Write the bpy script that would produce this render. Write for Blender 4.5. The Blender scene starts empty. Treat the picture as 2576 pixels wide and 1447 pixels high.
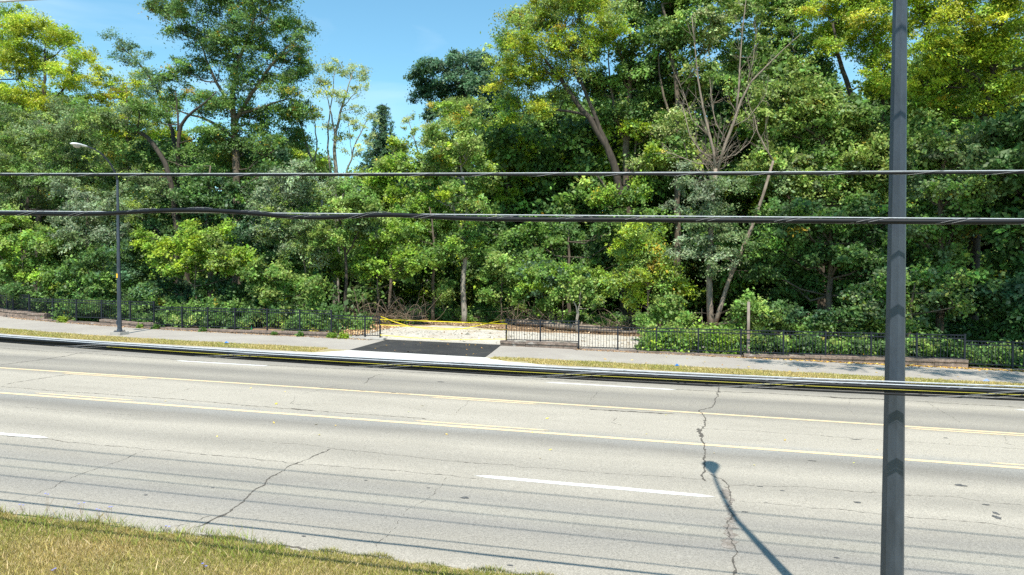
import bpy, math
import numpy as np
from math import radians, sin, cos, pi, tan

# ------------------------------------------------------------------ camera, sky, sun
SC = bpy.context.scene
COL = SC.collection
PXW, PXH, FPX = 2576.0, 1447.0, 1717.0
YAW, CAMZ, GRADE = radians(11.8), 3.70, 0.0244
PITCH = math.atan((723.5 - 681.0) / FPX)
FW = np.array([-sin(YAW) * cos(PITCH), cos(YAW) * cos(PITCH), -sin(PITCH)])
RT = np.array([cos(YAW), sin(YAW), 0.0])
UP = np.cross(RT, FW)
CAM = np.array([0.0, 0.0, CAMZ])

cd = bpy.data.cameras.new("camera")
cam = bpy.data.objects.new("camera", cd)
COL.objects.link(cam)
cam.location = CAM
cam.rotation_euler = (pi / 2 - PITCH, 0, YAW)
cd.sensor_width = 36.0
cd.lens = 36.0 * FPX / PXW
cd.clip_start, cd.clip_end = 0.1, 2000
SC.camera = cam

SUN_EL, SUN_AZ = radians(60.5), radians(12.5)      # light travels away from the camera and a little to the left
LD = np.array([-sin(SUN_AZ) * cos(SUN_EL), cos(SUN_AZ) * cos(SUN_EL), -sin(SUN_EL)])
sd = bpy.data.lights.new("sun", 'SUN')
sd.energy, sd.angle, sd.color = 4.6, radians(0.53), (1.0, 0.95, 0.86)
sun = bpy.data.objects.new("sun", sd)
COL.objects.link(sun)
from mathutils import Vector
sun.rotation_euler = Vector(LD).to_track_quat('-Z', 'Y').to_euler()
sun.location = (0, 0, 60)

W = bpy.data.worlds.new("World")
SC.world = W
W.use_nodes = True
nt = W.node_tree
bg = nt.nodes["Background"]
sky = nt.nodes.new('ShaderNodeTexSky')
sky.sky_type = 'NISHITA'
sky.sun_disc = False
sky.sun_elevation = SUN_EL
sky.sun_rotation = radians(180) - SUN_AZ
sky.air_density, sky.dust_density, sky.ozone_density = 1.2, 0.1, 2.2
bg.inputs['Strength'].default_value = 0.125
# thin wisps of high cloud
tc = nt.nodes.new('ShaderNodeTexCoord')
mp = nt.nodes.new('ShaderNodeMapping'); mp.inputs['Scale'].default_value = (1.0, 1.0, 5.0)
nz = nt.nodes.new('ShaderNodeTexNoise'); nz.inputs['Scale'].default_value = 2.2
nz.inputs['Detail'].default_value = 7; nz.inputs['Distortion'].default_value = 0.6
rp = nt.nodes.new('ShaderNodeMapRange')
rp.inputs['From Min'].default_value, rp.inputs['From Max'].default_value = 0.50, 0.80
rp.inputs['To Max'].default_value = 0.45
mx = nt.nodes.new('ShaderNodeMix'); mx.data_type = 'RGBA'
mx.inputs['B'].default_value = (5.6, 6.6, 7.2, 1)
nt.links.new(tc.outputs['Generated'], mp.inputs['Vector'])
nt.links.new(mp.outputs[0], nz.inputs['Vector'])
nt.links.new(nz.outputs['Fac'], rp.inputs['Value'])
nt.links.new(rp.outputs[0], mx.inputs['Factor'])
tn = nt.nodes.new('ShaderNodeMix'); tn.data_type = 'RGBA'; tn.blend_type = 'MULTIPLY'; tn.inputs['Factor'].default_value = 1
tn.inputs['B'].default_value = (.74, 1.07, 1.04, 1)
nt.links.new(sky.outputs[0], tn.inputs['A']); nt.links.new(tn.outputs['Result'], mx.inputs['A'])
nt.links.new(mx.outputs['Result'], bg.inputs['Color'])

SC.view_settings.view_transform = 'Standard'
SC.view_settings.look = 'None'
SC.view_settings.gamma = 1
SC.view_settings.exposure = 0.62
SC.render.engine = 'CYCLES'
SC.cycles.max_bounces = 6
SC.cycles.diffuse_bounces = 3
SC.cycles.transmission_bounces = 4
SC.cycles.use_denoising = False

# ------------------------------------------------------------------ helpers
def ray(u, v):
    return FW + RT * (u - PXW / 2) / FPX + UP * (PXH / 2 - v) / FPX
def ground(u, v, off=0.0):
    d = ray(u, v); t = (off - CAMZ) / (d[2] + GRADE * d[0]); return CAM + d * t
def atY(u, v, Y):
    d = ray(u, v); return CAM + d * (Y / d[1])
def gz(X, off=0.0):
    return -GRADE * X + off
F2 = 1 / 1.158                                    # a zoomed measurement to the working scale
BANK = 0.13                                       # verge and pavement above the carriageway
def bend(X):
    return 0.009 * np.clip(-20.0 - np.asarray(X, float), 0, 18) ** 2

def rng(seed): return np.random.default_rng(seed)

def mesh_obj(name, verts, faces, mat=None, parent=None, smooth=False, col=None, mats=None, mat_idx=None):
    """faces: list of tuples, or an (n,k) int array"""
    me = bpy.data.meshes.new(name)
    verts = np.asarray(verts, dtype=np.float32)
    if isinstance(faces, np.ndarray):
        n, k = faces.shape
        me.vertices.add(len(verts)); me.vertices.foreach_set('co', verts.ravel())
        me.loops.add(n * k); me.loops.foreach_set('vertex_index', faces.astype(np.int32).ravel())
        me.polygons.add(n)
        me.polygons.foreach_set('loop_start', np.arange(0, n * k, k, dtype=np.int32))
        me.polygons.foreach_set('loop_total', np.full(n, k, dtype=np.int32))
        me.update(calc_edges=True)
    else:
        me.from_pydata([tuple(map(float, v)) for v in verts], [], [tuple(f) for f in faces]); me.update()
    if col is not None:
        a = me.attributes.new('tint', 'FLOAT_COLOR', 'FACE')
        c = np.ones((len(col), 4), np.float32); c[:, :3] = col
        a.data.foreach_set('color', c.ravel())
    if smooth:
        me.polygons.foreach_set('use_smooth', np.ones(len(me.polygons), dtype=bool))
    for m in (mats or ([mat] if mat else [])): me.materials.append(m)
    if mat_idx is not None: me.polygons.foreach_set('material_index', np.asarray(mat_idx, np.int32))
    o = bpy.data.objects.new(name, me); COL.objects.link(o)
    if parent is not None: o.parent = parent
    return o

def tag(o, label=None, cat=None, group=None, kind=None):
    if label: o['label'] = label
    if cat: o['category'] = cat
    if group: o['group'] = group
    if kind: o['kind'] = kind
    return o
def empty(name, loc=(0, 0, 0)):
    """loc stays in the name of the base; parts carry world coordinates, so it is subtracted through the inverse"""
    o = bpy.data.objects.new(name, None); COL.objects.link(o)
    o.location = tuple(float(x) for x in loc)
    o.empty_display_size = 0.2
    return o
def adopt(child, parent):
    child.parent = parent
    child.matrix_parent_inverse = __import__('mathutils').Matrix.Translation(-Vector(parent.location))
    return child

class MB:
    def __init__(s): s.v, s.f = [], []
    def add(s, v, f):
        b = len(s.v); s.v.extend([tuple(map(float, p)) for p in v]); s.f.extend([tuple(b + i for i in q) for q in f])
    def box(s, c, h, ax=None):
        c = np.array(c, float); ax = np.eye(3) if ax is None else ax
        v = [c + ax[0] * h[0] * a + ax[1] * h[1] * b + ax[2] * h[2] * d for a in (-1, 1) for b in (-1, 1) for d in (-1, 1)]
        s.add(v, [(0, 1, 3, 2), (4, 6, 7, 5), (0, 4, 5, 1), (2, 3, 7, 6), (0, 2, 6, 4), (1, 5, 7, 3)])
    def tube(s, pts, rad, n=8, cap=True, rot=0.0):
        pts = np.asarray(pts, float); m = len(pts)
        rad = np.full(m, rad) if np.isscalar(rad) else np.asarray(rad, float)
        tg = np.gradient(pts, axis=0) if m > 2 else np.repeat((pts[1:] - pts[:1]), 2, axis=0)
        tg /= np.linalg.norm(tg, axis=1)[:, None] + 1e-12
        ref = np.array([1.0, 0, 0]) if abs(tg[0][0]) < .8 else np.array([0, 0, 1.0])
        u = np.cross(tg[0], ref); u /= np.linalg.norm(u)
        a = np.arange(n) * 2 * pi / n + rot
        V = []
        for i in range(m):
            u = u - tg[i] * (u @ tg[i]); u /= np.linalg.norm(u) + 1e-12
            w = np.cross(tg[i], u)
            V.append(pts[i] + rad[i] * (np.cos(a)[:, None] * u + np.sin(a)[:, None] * w))
        V = np.concatenate(V)
        F = [(i * n + j, i * n + (j + 1) % n, (i + 1) * n + (j + 1) % n, (i + 1) * n + j) for i in range(m - 1) for j in range(n)]
        if cap: F += [tuple(range(n - 1, -1, -1)), tuple((m - 1) * n + j for j in range(n))]
        s.add(V, F)
    def build(s, name, mat=None, parent=None, smooth=False):
        return mesh_obj(name, s.v, s.f, mat, parent, smooth)

# ------------------------------------------------------------------ materials
def new_mat(name):
    m = bpy.data.materials.new(name); m.use_nodes = True
    return m, m.node_tree.nodes, m.node_tree.links, m.node_tree.nodes['Principled BSDF']
def coords(n, l, scale=(1, 1, 1), kind='Object'):
    t = n.new('ShaderNodeTexCoord'); mpn = n.new('ShaderNodeMapping'); mpn.inputs['Scale'].default_value = scale
    l.new(t.outputs[kind], mpn.inputs['Vector']); return mpn.outputs[0]
def noise(n, l, vec, scale, detail=5, rough=.6, dist=0):
    t = n.new('ShaderNodeTexNoise'); t.inputs['Scale'].default_value = scale; t.inputs['Detail'].default_value = detail
    t.inputs['Roughness'].default_value = rough; t.inputs['Distortion'].default_value = dist
    l.new(vec, t.inputs['Vector']); return t.outputs['Fac']
def ramp(n, l, fac, stops, interp='LINEAR'):
    r = n.new('ShaderNodeValToRGB'); r.color_ramp.interpolation = interp
    e = r.color_ramp.elements
    while len(e) < len(stops): e.new(0.5)
    for i, (p, c) in enumerate(stops):
        e[i].position = p; e[i].color = (*c, 1) if len(c) == 3 else c
    l.new(fac, r.inputs['Fac']); return r.outputs['Color']
def mix(n, l, a, b, fac, mode='MIX'):
    m = n.new('ShaderNodeMix'); m.data_type = 'RGBA'; m.blend_type = mode
    for s, x in (('A', a), ('B', b)):
        if isinstance(x, tuple): m.inputs[s].default_value = (*x, 1)
        else: l.new(x, m.inputs[s])
    if isinstance(fac, (int, float)): m.inputs['Factor'].default_value = fac
    else: l.new(fac, m.inputs['Factor'])
    return m.outputs['Result']
def bump(n, l, b, height, strength=.4, dist=.01):
    bn = n.new('ShaderNodeBump'); bn.inputs['Strength'].default_value = strength; bn.inputs['Distance'].default_value = dist
    l.new(height, bn.inputs['Height']); l.new(bn.outputs[0], b.inputs['Normal'])
def grey(c): return (c, c, c)

def simple(name, c, rough=.6, metal=0.0, var=.12, scale=8, bs=0.0, spec=.5):
    m, n, l, b = new_mat(name)
    v = coords(n, l, (1, 1, .35) if name == 'pole_paint' else (1, 1, 1)); f = noise(n, l, v, scale, 6)
    lo = tuple(x * (1 - var) for x in c); hi = tuple(min(1, x * (1 + var)) for x in c)
    l.new(ramp(n, l, f, [(.3, lo), (.7, hi)]), b.inputs['Base Color'])
    b.inputs['Roughness'].default_value = rough; b.inputs['Metallic'].default_value = metal
    b.inputs['Specular IOR Level'].default_value = spec
    if bs: bump(n, l, b, noise(n, l, v, scale * 6, 4), bs, .005)
    return m

def leaf_mat(name, trans=.32, rough=.5, spec=.35):
    m, n, l, b = new_mat(name)
    at = n.new('ShaderNodeAttribute'); at.attribute_name = 'tint'
    l.new(at.outputs['Color'], b.inputs['Base Color'])
    b.inputs['Roughness'].default_value = rough; b.inputs['Specular IOR Level'].default_value = spec
    tr = n.new('ShaderNodeBsdfTranslucent')
    hs = n.new('ShaderNodeHueSaturation'); hs.inputs['Hue'].default_value = .485; hs.inputs['Value'].default_value = 1.35
    l.new(at.outputs['Color'], hs.inputs['Color']); l.new(hs.outputs[0], tr.inputs['Color'])
    ms = n.new('ShaderNodeMixShader'); ms.inputs[0].default_value = trans
    l.new(b.outputs[0], ms.inputs[1]); l.new(tr.outputs[0], ms.inputs[2])
    l.new(ms.outputs[0], n['Material Output'].inputs['Surface'])
    return m
LEAF = leaf_mat('leaf')
GRASS = leaf_mat('grass_blade', .25, .6, .2)
PLAIN, pn, pl, pb = new_mat('tinted_matt')
_a = pn.new('ShaderNodeAttribute'); _a.attribute_name = 'tint'; pl.new(_a.outputs['Color'], pb.inputs['Base Color'])
pb.inputs['Roughness'].default_value = .8

def bark(name, c1, c2):
    m, n, l, b = new_mat(name)
    v = coords(n, l, (1, 1, .22)); f = noise(n, l, v, 9, 8, .7)
    f2 = noise(n, l, coords(n, l), 1.1, 3)
    c = ramp(n, l, f, [(.32, c1), (.68, c2)])
    l.new(mix(n, l, c, tuple(x * .6 for x in c1), ramp(n, l, f2, [(.45, grey(0)), (.75, grey(.6))])), b.inputs['Base Color'])
    b.inputs['Roughness'].default_value = .9
    bump(n, l, b, f, .7, .03)
    return m
BARK = bark('bark', (.07, .052, .036), (.20, .155, .11))
BARK_DARK = bark('bark_dark', (.028, .022, .016), (.085, .066, .048))
BARK_PALE = bark('bark_pale', (.17, .15, .12), (.40, .36, .30))
DEADWOOD = bark('deadwood', (.15, .115, .085), (.36, .29, .225))
BRUSH = bark('brushwood', (.07, .05, .035), (.30, .22, .15))

# carriageway: aged asphalt, worn in bands along the lanes
m, n, l, b = new_mat('asphalt_road'); ROAD = m
v = coords(n, l)
sep = n.new('ShaderNodeSeparateXYZ'); l.new(v, sep.inputs[0])
wob = n.new('ShaderNodeMath'); wob.operation = 'MULTIPLY_ADD'
nw = noise(n, l, coords(n, l, (.12, .6, 1)), 1.0, 4)
l.new(nw, wob.inputs[0]); wob.inputs[1].default_value = .9; l.new(sep.outputs['Y'], wob.inputs[2])
div = n.new('ShaderNodeMapRange'); div.inputs['From Min'].default_value = 7.5; div.inputs['From Max'].default_value = 25.5
l.new(wob.outputs[0], div.inputs['Value'])
def yy(y): return (y + .45 - 7.5) / 18.0
Lt, Md, Dk = (.41, .373, .308), (.33, .302, .253), (.25, .231, .199)
band = ramp(n, l, div.outputs[0], [(yy(7.8), Lt), (yy(8.7), Md), (yy(9.4), (.27, .252, .222)), (yy(9.95), (.34, .315, .262)), (yy(10.5), (.285, .265, .23)), (yy(11.0), Md), (yy(11.7), Lt), (yy(12.4), Md),
     (yy(13.4), Lt), (yy(14.3), Dk), (yy(15.0), (.31, .30, .275)), (yy(15.6), Lt), (yy(17.8), Lt), (yy(18.6), Dk), (yy(19.4), Md), (yy(20.6), Dk), (yy(21.6), Lt), (yy(23.0), Dk), (yy(24.3), Md)])
big = noise(n, l, coords(n, l, (.25, 1, 1)), .8, 6, .65)
band = mix(n, l, band, mix(n, l, band, grey(.62), 1.0, 'MULTIPLY'), ramp(n, l, big, [(.42, grey(0)), (.72, grey(.38))]))
fine = noise(n, l, v, 60, 4, .85)
band = mix(n, l, band, ramp(n, l, fine, [(.34, grey(.42)), (.5, grey(1)), (.68, grey(1.45))]), .85, 'MULTIPLY')
med = noise(n, l, v, 26, 4, .7)
band = mix(n, l, band, ramp(n, l, med, [(.33, grey(.72)), (.5, grey(1)), (.7, grey(1.15))]), .7, 'MULTIPLY')
vo = n.new('ShaderNodeTexVoronoi'); vo.inputs['Scale'].default_value = 3.1; l.new(v, vo.inputs['Vector'])
band = mix(n, l, band, grey(.08), ramp(n, l, vo.outputs['Distance'], [(.012, grey(.75)), (.03, grey(0))]))
l.new(band, b.inputs['Base Color']); b.inputs['Roughness'].default_value = .88; b.inputs['Specular IOR Level'].default_value = .25
bump(n, l, b, fine, .35, .006)

def ground_mat(name, c1, c2, c3=None, s1=1.2, s2=30, bs=.4):
    m, n, l, b = new_mat(name)
    v = coords(n, l)
    c = ramp(n, l, noise(n, l, v, s1, 8, .65), [(.35, c1), (.65, c2)])
    g = noise(n, l, v, s2, 4, .75)
    c = mix(n, l, c, ramp(n, l, g, [(.3, grey(.7)), (.5, grey(1)), (.7, grey(1.25))]), .8, 'MULTIPLY')
    if c3:
        c = mix(n, l, c, c3, ramp(n, l, noise(n, l, v, s1 * 2.7, 6, .7), [(.52, grey(0)), (.66, grey(.85))]))
    l.new(c, b.inputs['Base Color']); b.inputs['Roughness'].default_value = .92; b.inputs['Specular IOR Level'].default_value = .2
    bump(n, l, b, g, bs, .02)
    return m
PAVE = ground_mat('pavement_asphalt', (.315, .285, .25), (.375, .345, .30), None, .5, 40, .3)
CONC = ground_mat('kerb_concrete', (.36, .34, .31), (.50, .47, .43), (.28, .25, .21), 1.5, 30)
APRON = ground_mat('new_concrete', (.58, .56, .52), (.66, .64, .60), None, .7, 40, .15)
BLACKTOP = ground_mat('new_blacktop', (.032, .032, .033), (.052, .052, .052), (.075, .07, .062), .5, 55, .6)
SOIL = ground_mat('verge_soil', (.30, .25, .13), (.42, .35, .20), (.22, .24, .08), 2.2, 20)
FLOOR = ground_mat('forest_floor', (.055, .04, .025), (.11, .08, .05), (.17, .12, .07), 1.4, 14)
GRAVEL = ground_mat('crushed_stone', (.44, .405, .345), (.54, .50, .43), (.36, .28, .19), .55, 16, .9)
LITTERSOIL = ground_mat('litter_soil', (.22, .14, .08), (.36, .24, .14), (.10, .07, .045), 2.5, 12)
def brick_mat():
    m, n, l, b = new_mat('wall_block')
    v = coords(n, l)
    bt = n.new('ShaderNodeTexBrick'); bt.inputs['Scale'].default_value = 1.0
    bt.inputs['Brick Width'].default_value = .42; bt.inputs['Row Height'].default_value = .16; bt.inputs['Mortar Size'].default_value = .008
    bt.inputs['Color1'].default_value = (.26, .19, .15, 1); bt.inputs['Color2'].default_value = (.19, .145, .12, 1); bt.inputs['Mortar'].default_value = (.10, .085, .07, 1)
    mpx = n.new('ShaderNodeMapping'); mpx.inputs['Rotation'].default_value = (pi / 2, 0, 0); l.new(v, mpx.inputs['Vector']); l.new(mpx.outputs[0], bt.inputs['Vector'])
    c = mix(n, l, bt.outputs['Color'], ramp(n, l, noise(n, l, v, 5, 8, .75), [(.3, grey(.5)), (.5, grey(1)), (.72, grey(1.9))]), .9, 'MULTIPLY')
    c = mix(n, l, c, (.50, .46, .42), ramp(n, l, noise(n, l, coords(n, l, (1, 1, 2)), 1.7, 6, .7), [(.60, grey(0)), (.68, grey(.8))]))
    l.new(c, b.inputs['Base Color']); b.inputs['Roughness'].default_value = .95
    bump(n, l, b, noise(n, l, v, 14, 6, .7), .9, .03)
    return m
BLOCK = brick_mat()
STEEL = simple('fence_steel', (.015, .018, .026), .5, 0, .15, 6, 0, .3)
POLEM = simple('pole_paint', (.042, .052, .068), .5, .1, .30, 7, .5)
ALU = simple('lamp_casting', (.80, .80, .80), .45, .0, .06, 5)
LENS = simple('lamp_lens', (.42, .38, .32), .25, 0, .2, 6)
WHITE = simple('white_paint', (.72, .72, .70), .6, 0, .10, 22)
YELLOW = simple('yellow_paint', (.72, .56, .34), .6, 0, .16, 18)
CRACK = simple('crack', (.10, .088, .072), .95, 0, .5, 30)
CRUMBLE = ground_mat('crumbled_asphalt', (.20, .17, .14), (.34, .30, .26), None, 9, 30, 1.0)
WOODM = bark('weathered_post', (.22, .17, .13), (.44, .36, .30))
TAPE = simple('tape_plastic', (.85, .66, .02), .35, 0, .12, 9)
CABLE = simple('cable_sheath', (.008, .009, .011), .5, 0, .2, 12, 0, .2)
STRAND = simple('steel_strand', (.42, .44, .46), .55, .0, .15, 40)
LASH = simple('lashing_wire', (.34, .34, .35), .5, .0, .1, 20)
YCABLE = simple('yellow_cable', (.62, .55, .06), .4, 0, .1, 12)
BLUE = simple('blue_plastic', (.02, .17, .50), .4, 0, .1, 9)
STICK = simple('sticker', (.85, .50, .03), .5, 0, .1, 9)
GREENP = simple('green_plastic', (.02, .42, .12), .3, 0, .1, 9)

# ------------------------------------------------------------------ setting: ground, road, kerb, pavement
def strip(name, yfun0, yfun1, x0, x1, off, mat, nx=60, ny=1, thick=0.0, parent=None, kind='structure', wob=0.0, seed=0):
    """A sheet (or slab with a vertical front) following the grade."""
    xs = np.linspace(x0, x1, nx + 1); r = rng(seed)
    y0, y1 = yfun0(xs), yfun1(xs)
    y0 = y0 + r.normal(0, wob, nx + 1) if wob else y0
    y1 = y1 + r.normal(0, wob, nx + 1) if wob else y1
    V, F = [], []
    rows = []
    if thick: rows.append((y0, off - thick))
    for j in range(ny + 1): rows.append((y0 + (y1 - y0) * j / ny, off))
    if thick: rows.append((y1, off - thick))
    for (y, o) in rows:
        V += [(x, yv, gz(x, o)) for x, yv in zip(xs, y)]
    m_ = nx + 1
    for j in range(len(rows) - 1):
        for i in range(nx): F.append((j * m_ + i, j * m_ + i + 1, (j + 1) * m_ + i + 1, (j + 1) * m_ + i))
    o = mesh_obj(name, V, F, mat, parent)
    if parent is None and kind: o['kind'] = kind
    return o
cst = lambda y, k=1.0: (lambda X: y + k * bend(X))

xs = np.linspace(-170, 170, 35); ys = np.concatenate([np.linspace(-80, 24, 9), np.linspace(30.6, 260, 24)])
V = [(x, y, gz(x, -.05 if y < 24.4 else (.04 if y < 31 else .05 + .03 * sin(x * .7 + y)))) for y in ys for x in xs]
F = [(j * 35 + i, j * 35 + i + 1, (j + 1) * 35 + i + 1, (j + 1) * 35 + i) for j in range(len(ys) - 1) for i in range(34)]
tag(mesh_obj('ground', V, F, FLOOR), kind='structure')

road = strip('road', cst(7.55, 0), cst(24.35, .7), -90, 60, 0.0, ROAD, 60, 6)
strip('kerb', cst(24.22, .75), cst(24.88, .9), -90, 60, BANK, CONC, 80, 1, .2)
strip('far_verge', cst(24.86, .9), cst(26.12, 1.05), -90, 60, BANK + .004, SOIL, 200, 1, 0, wob=.05, seed=3)
strip('pavement', cst(26.05, 1.05), cst(30.12, 1.0), -90, 60, BANK, PAVE, 120, 2)
strip('near_verge', cst(-6, 0), cst(7.86, 0), -60, 60, .06, SOIL, 300, 6, 0, wob=.06, seed=4)

# new driveway crossing
def sheet(name, pts, mat, off, sub=1, kind='structure', parent=None, thick=0):
    V = [(p[0], p[1], gz(p[0], off)) for p in pts]; F = [tuple(range(len(pts)))]
    if thick:
        k = len(V); V += [(p[0], p[1], gz(p[0], off - thick)) for p in pts]
        F += [(i, i + k, (i + 1) % k + k, (i + 1) % k) for i in range(k)]
    o = mesh_obj(name, V, F, mat, parent)
    if kind and parent is None: o['kind'] = kind
    return o
sheet('concrete_apron', [(-13.6, 24.19), (-13.0, 24.9), (-12.2, 25.98), (-6.45, 25.92), (-5.4, 25.05), (-4.4, 24.9), (-3.6, 24.19)], APRON, BANK + .012, thick=.16)
sheet('driveway', [(-12.25, 25.95), (-6.5, 25.88), (-6.62, 27.6), (-6.85, 30.45), (-12.3, 30.35), (-12.33, 29.7)], BLACKTOP, BANK + .018)
# crushed stone lot behind the fence
pad = [(-15.6, 30.3), (-12.6, 30.25), (-6.6, 30.3), (-3, 30.6), (4.5, 30.7), (4.2, 33.5), (2.2, 36.2), (-.4, 36.9), (-3.6, 37.3), (-6.2, 36.9), (-8.4, 37.2), (-10.4, 38.5), (-12.2, 38.9), (-13.6, 37.6), (-14.7, 35.4), (-15.4, 32.6)]
r = rng(8); pp = []
for i in range(len(pad)):
    a_, b_ = np.array(pad[i]), np.array(pad[(i + 1) % len(pad)]); nseg = max(1, int(np.linalg.norm(b_ - a_) / .35))
    for k in range(nseg):
        q = a_ + (b_ - a_) * k / nseg
        pp.append(tuple(q + (r.normal(0, .09, 2) if q[1] > 31 else 0)))
sheet('gravel_lot', pp, GRAVEL, BANK + .022)
soil = [(-18.5, 30.4), (-13, 30.4), (-13, 39.5), (4, 39.0), (9, 36), (6, 30.9), (9, 30.9), (16, 38), (5, 44), (-20, 45), (-24, 38)]
V = [(x, y, gz(x, BANK + .012)) for x, y in [(-20, 30.2), (10, 30.4), (12, 36), (6, 43), (-18, 44), (-22, 37)]]
tag(mesh_obj('leaf_littered_soil', V, [tuple(range(6))], LITTERSOIL), kind='structure')

# ------------------------------------------------------------------ painted lines (children of the road)
def line_on_road(name, y0, y1, x0, x1, mat, off=.004, seed=0, taper=True):
    nx = max(4, int((x1 - x0) / .25)); xs = np.linspace(x0, x1, nx + 1); r = rng(seed)
    e0 = y0 + r.normal(0, .004, nx + 1) + .7 * bend(xs) * (y0 > 14) * 0; e1 = y1 + r.normal(0, .004, nx + 1)
    if taper:
        c = (y0 + y1) / 2; e0[0] = e1[0] = c; e0[-1] = e1[-1] = c
    V = [(x, y, gz(x, off)) for x, y in zip(xs, e0)] + [(x, y, gz(x, off)) for x, y in zip(xs, e1)]
    F = [(i, i + 1, nx + 2 + i, nx + 1 + i) for i in range(nx)]
    return mesh_obj(name, V, F, mat, road)
line_on_road('yellow_line', 18.34, 18.49, -90, 60, YELLOW, seed=1)
line_on_road('yellow_line', 14.98, 15.14, -90, 60, YELLOW, seed=2)
for k, (a_, b_) in enumerate([(-33.0, -30), (-20.6, -17.4), (-12, -5), (3.0, 6.0)]):
    pass
# broken inner yellow dashes beside the solid ones
for (y, segs) in ((18.14, [(-18.4, -15.2), (-6.2, -3.0), (6.0, 9.2)]), (15.27, [(-26, -22.6), (-16.4, -13.2), (-5.6, -2.3), (6.6, 9.9)])):
    for k, (a_, b_) in enumerate(segs): line_on_road('yellow_dash', y, y + .10, a_, b_, YELLOW, seed=10 + k)
for (y, segs) in ((21.72, [(-29.5, -25.8), (-17.1, -13.3), (-3.5, .7), (10.0, 13.8)]), (11.52, [(-16.6, -12.05), (-3.1, 1.0), (12.5, 16.6)])):
    for k, (a_, b_) in enumerate(segs): line_on_road('white_dash', y, y + .145, a_, b_, WHITE, seed=20 + k)

# cracks: ragged ribbons that follow measured lines on the carriageway
def crack(pts, w, seed, off=.005, name='crack', mat=None, jag=.035, gaps=0.0):
    r = rng(seed); P = np.array([ground(u, v)[:2] for u, v in pts]); Q = [P[0]]; wk = 0.0; jag *= .55
    for a_, b_ in zip(P[:-1], P[1:]):
        nseg = max(1, int(np.linalg.norm(b_ - a_) / .06)); d = (b_ - a_); nn = np.array([-d[1], d[0]]) / (np.linalg.norm(d) + 1e-9)
        for k in range(1, nseg + 1):
            wk = wk * .8 + r.normal(0, jag * .8); Q.append(a_ + d * k / nseg + nn * wk)
    Q = np.array(Q); T = np.gradient(Q, axis=0); T /= np.linalg.norm(T, axis=1)[:, None] + 1e-9
    N = np.stack([-T[:, 1], T[:, 0]], 1)
    w = w * (.75 if w < .015 else 1); ww = w * np.clip(r.lognormal(-.2, .55, len(Q)), .15, 2.6); ww[0] = ww[-1] = .001
    A, B = Q + N * ww[:, None] / 2, Q - N * ww[:, None] / 2; k = len(Q)
    V = [(p[0], p[1], gz(p[0], off)) for p in A] + [(p[0], p[1], gz(p[0], off)) for p in B]
    F = [(i, k + i, k + i + 1, i + 1) for i in range(k - 1) if r.random() >= gaps]
    return mesh_obj(name, V, F, mat or CRACK, road)
def Z8(*p): return [((1483 + x / 1.7173) * F2, (1100 + y / 1.7173) * F2) for x, y in p]
def Z7(*p): return [(x / 1.7173 * F2, (1100 + y / 1.7173) * F2) for x, y in p]
def Z1(*p): return [(x / 5.152 * F2, (840 + y / 5.152) * F2) for x, y in p]
crack(Z8((1045, 35), (1050, 70), (1035, 110), (1020, 150), (945, 165), (975, 185), (985, 230), (955, 270), (965, 310), (985, 345), (980, 400), (985, 440), (960, 490), (985, 520)), .034, 1)
crack(Z8((1000, 480), (1030, 495), (1060, 505), (1095, 540), (1110, 590), (1100, 640), (1115, 690), (1090, 730), (1100, 790), (1125, 850), (1110, 910), (1130, 960), (1135, 989), (1140, 1030)), .020, 2)
crack(Z8((1075, 545), (1100, 590), (1105, 640), (1115, 685), (1092, 740), (1100, 800), (1118, 860)), .12, 3, .0045, 'crumbled_edge', CRUMBLE, .05, .15)
crack(Z8((945, 255), (958, 285), (963, 300)), .09, 33, .0055)
crack(Z7((1660, 355), (1560, 400), (1455, 440), (1415, 470), (1360, 500), (1310, 545), (1260, 570), (1245, 600), (1190, 640), (1140, 680), (1060, 710), (1000, 740), (960, 750)), .022, 4)
crack(Z7((1060, 690), (980, 715), (900, 738), (850, 745)), .012, 34)
crack(Z7((1660, 355), (1780, 368), (2000, 388), (2300, 420), (2576, 440)), .012, 5)
crack(Z7((0, 290), (250, 312), (500, 340), (740, 358), (1000, 382), (1200, 400), (1440, 425), (1600, 437), (1900, 462), (2400, 505)), .012, 6)
crack(Z7((0, 45), (400, 75), (900, 110), (1460, 158), (1560, 165), (1900, 190), (2140, 210)), .018, 7)
crack(Z7((1455, 155), (1500, 161), (1570, 166)), .07, 71)
crack(Z7((760, 358), (690, 385), (510, 445), (390, 490), (300, 530), (250, 555), (170, 590), (60, 625)), .008, 8)
crack(Z7((2240, 495), (2200, 555), (2110, 620), (2030, 660), (2000, 740), (1960, 770), (1870, 855)), .007, 9, gaps=.3)
crack(Z7((1600, 50), (1740, 60), (1860, 68), (2050, 85)), .035, 10, .0052)
for k, p in enumerate([Z7((1480, 90), (1450, 130), (1560, 140)), Z7((2350, 115), (2300, 160), (2270, 190), (2200, 180), (2000, 140)), Z7((980, 45), (880, 75), (800, 90)),
                       Z8((470, 55), (430, 90), (400, 115)), Z8((540, 200), (510, 225), (560, 240)), Z8((1700, 115), (1690, 150), (1720, 175)), Z8((2090, 125), (2150, 160), (2270, 230)), Z8((2480, 290), (2490, 330), (2570, 350)), Z7((0, 140), (300, 165), (700, 190)), Z7((1200, 310), (1500, 335), (1660, 355))]):
    crack(p, .008, 100 + k, gaps=.25)
crack(Z8((960, 255), (1300, 272), (1680, 300), (1880, 315), (2200, 335), (2576, 358)), .009, 11)
crack(Z8((1100, 540), (1480, 548), (1880, 580), (2250, 605), (2576, 640)), .010, 12)
crack(Z8((1150, 620), (1600, 660), (1900, 690), (2200, 715), (2400, 735), (2576, 760)), .010, 13)
crack(Z8((0, 440), (420, 475), (820, 500), (980, 515)), .009, 14)
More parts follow.
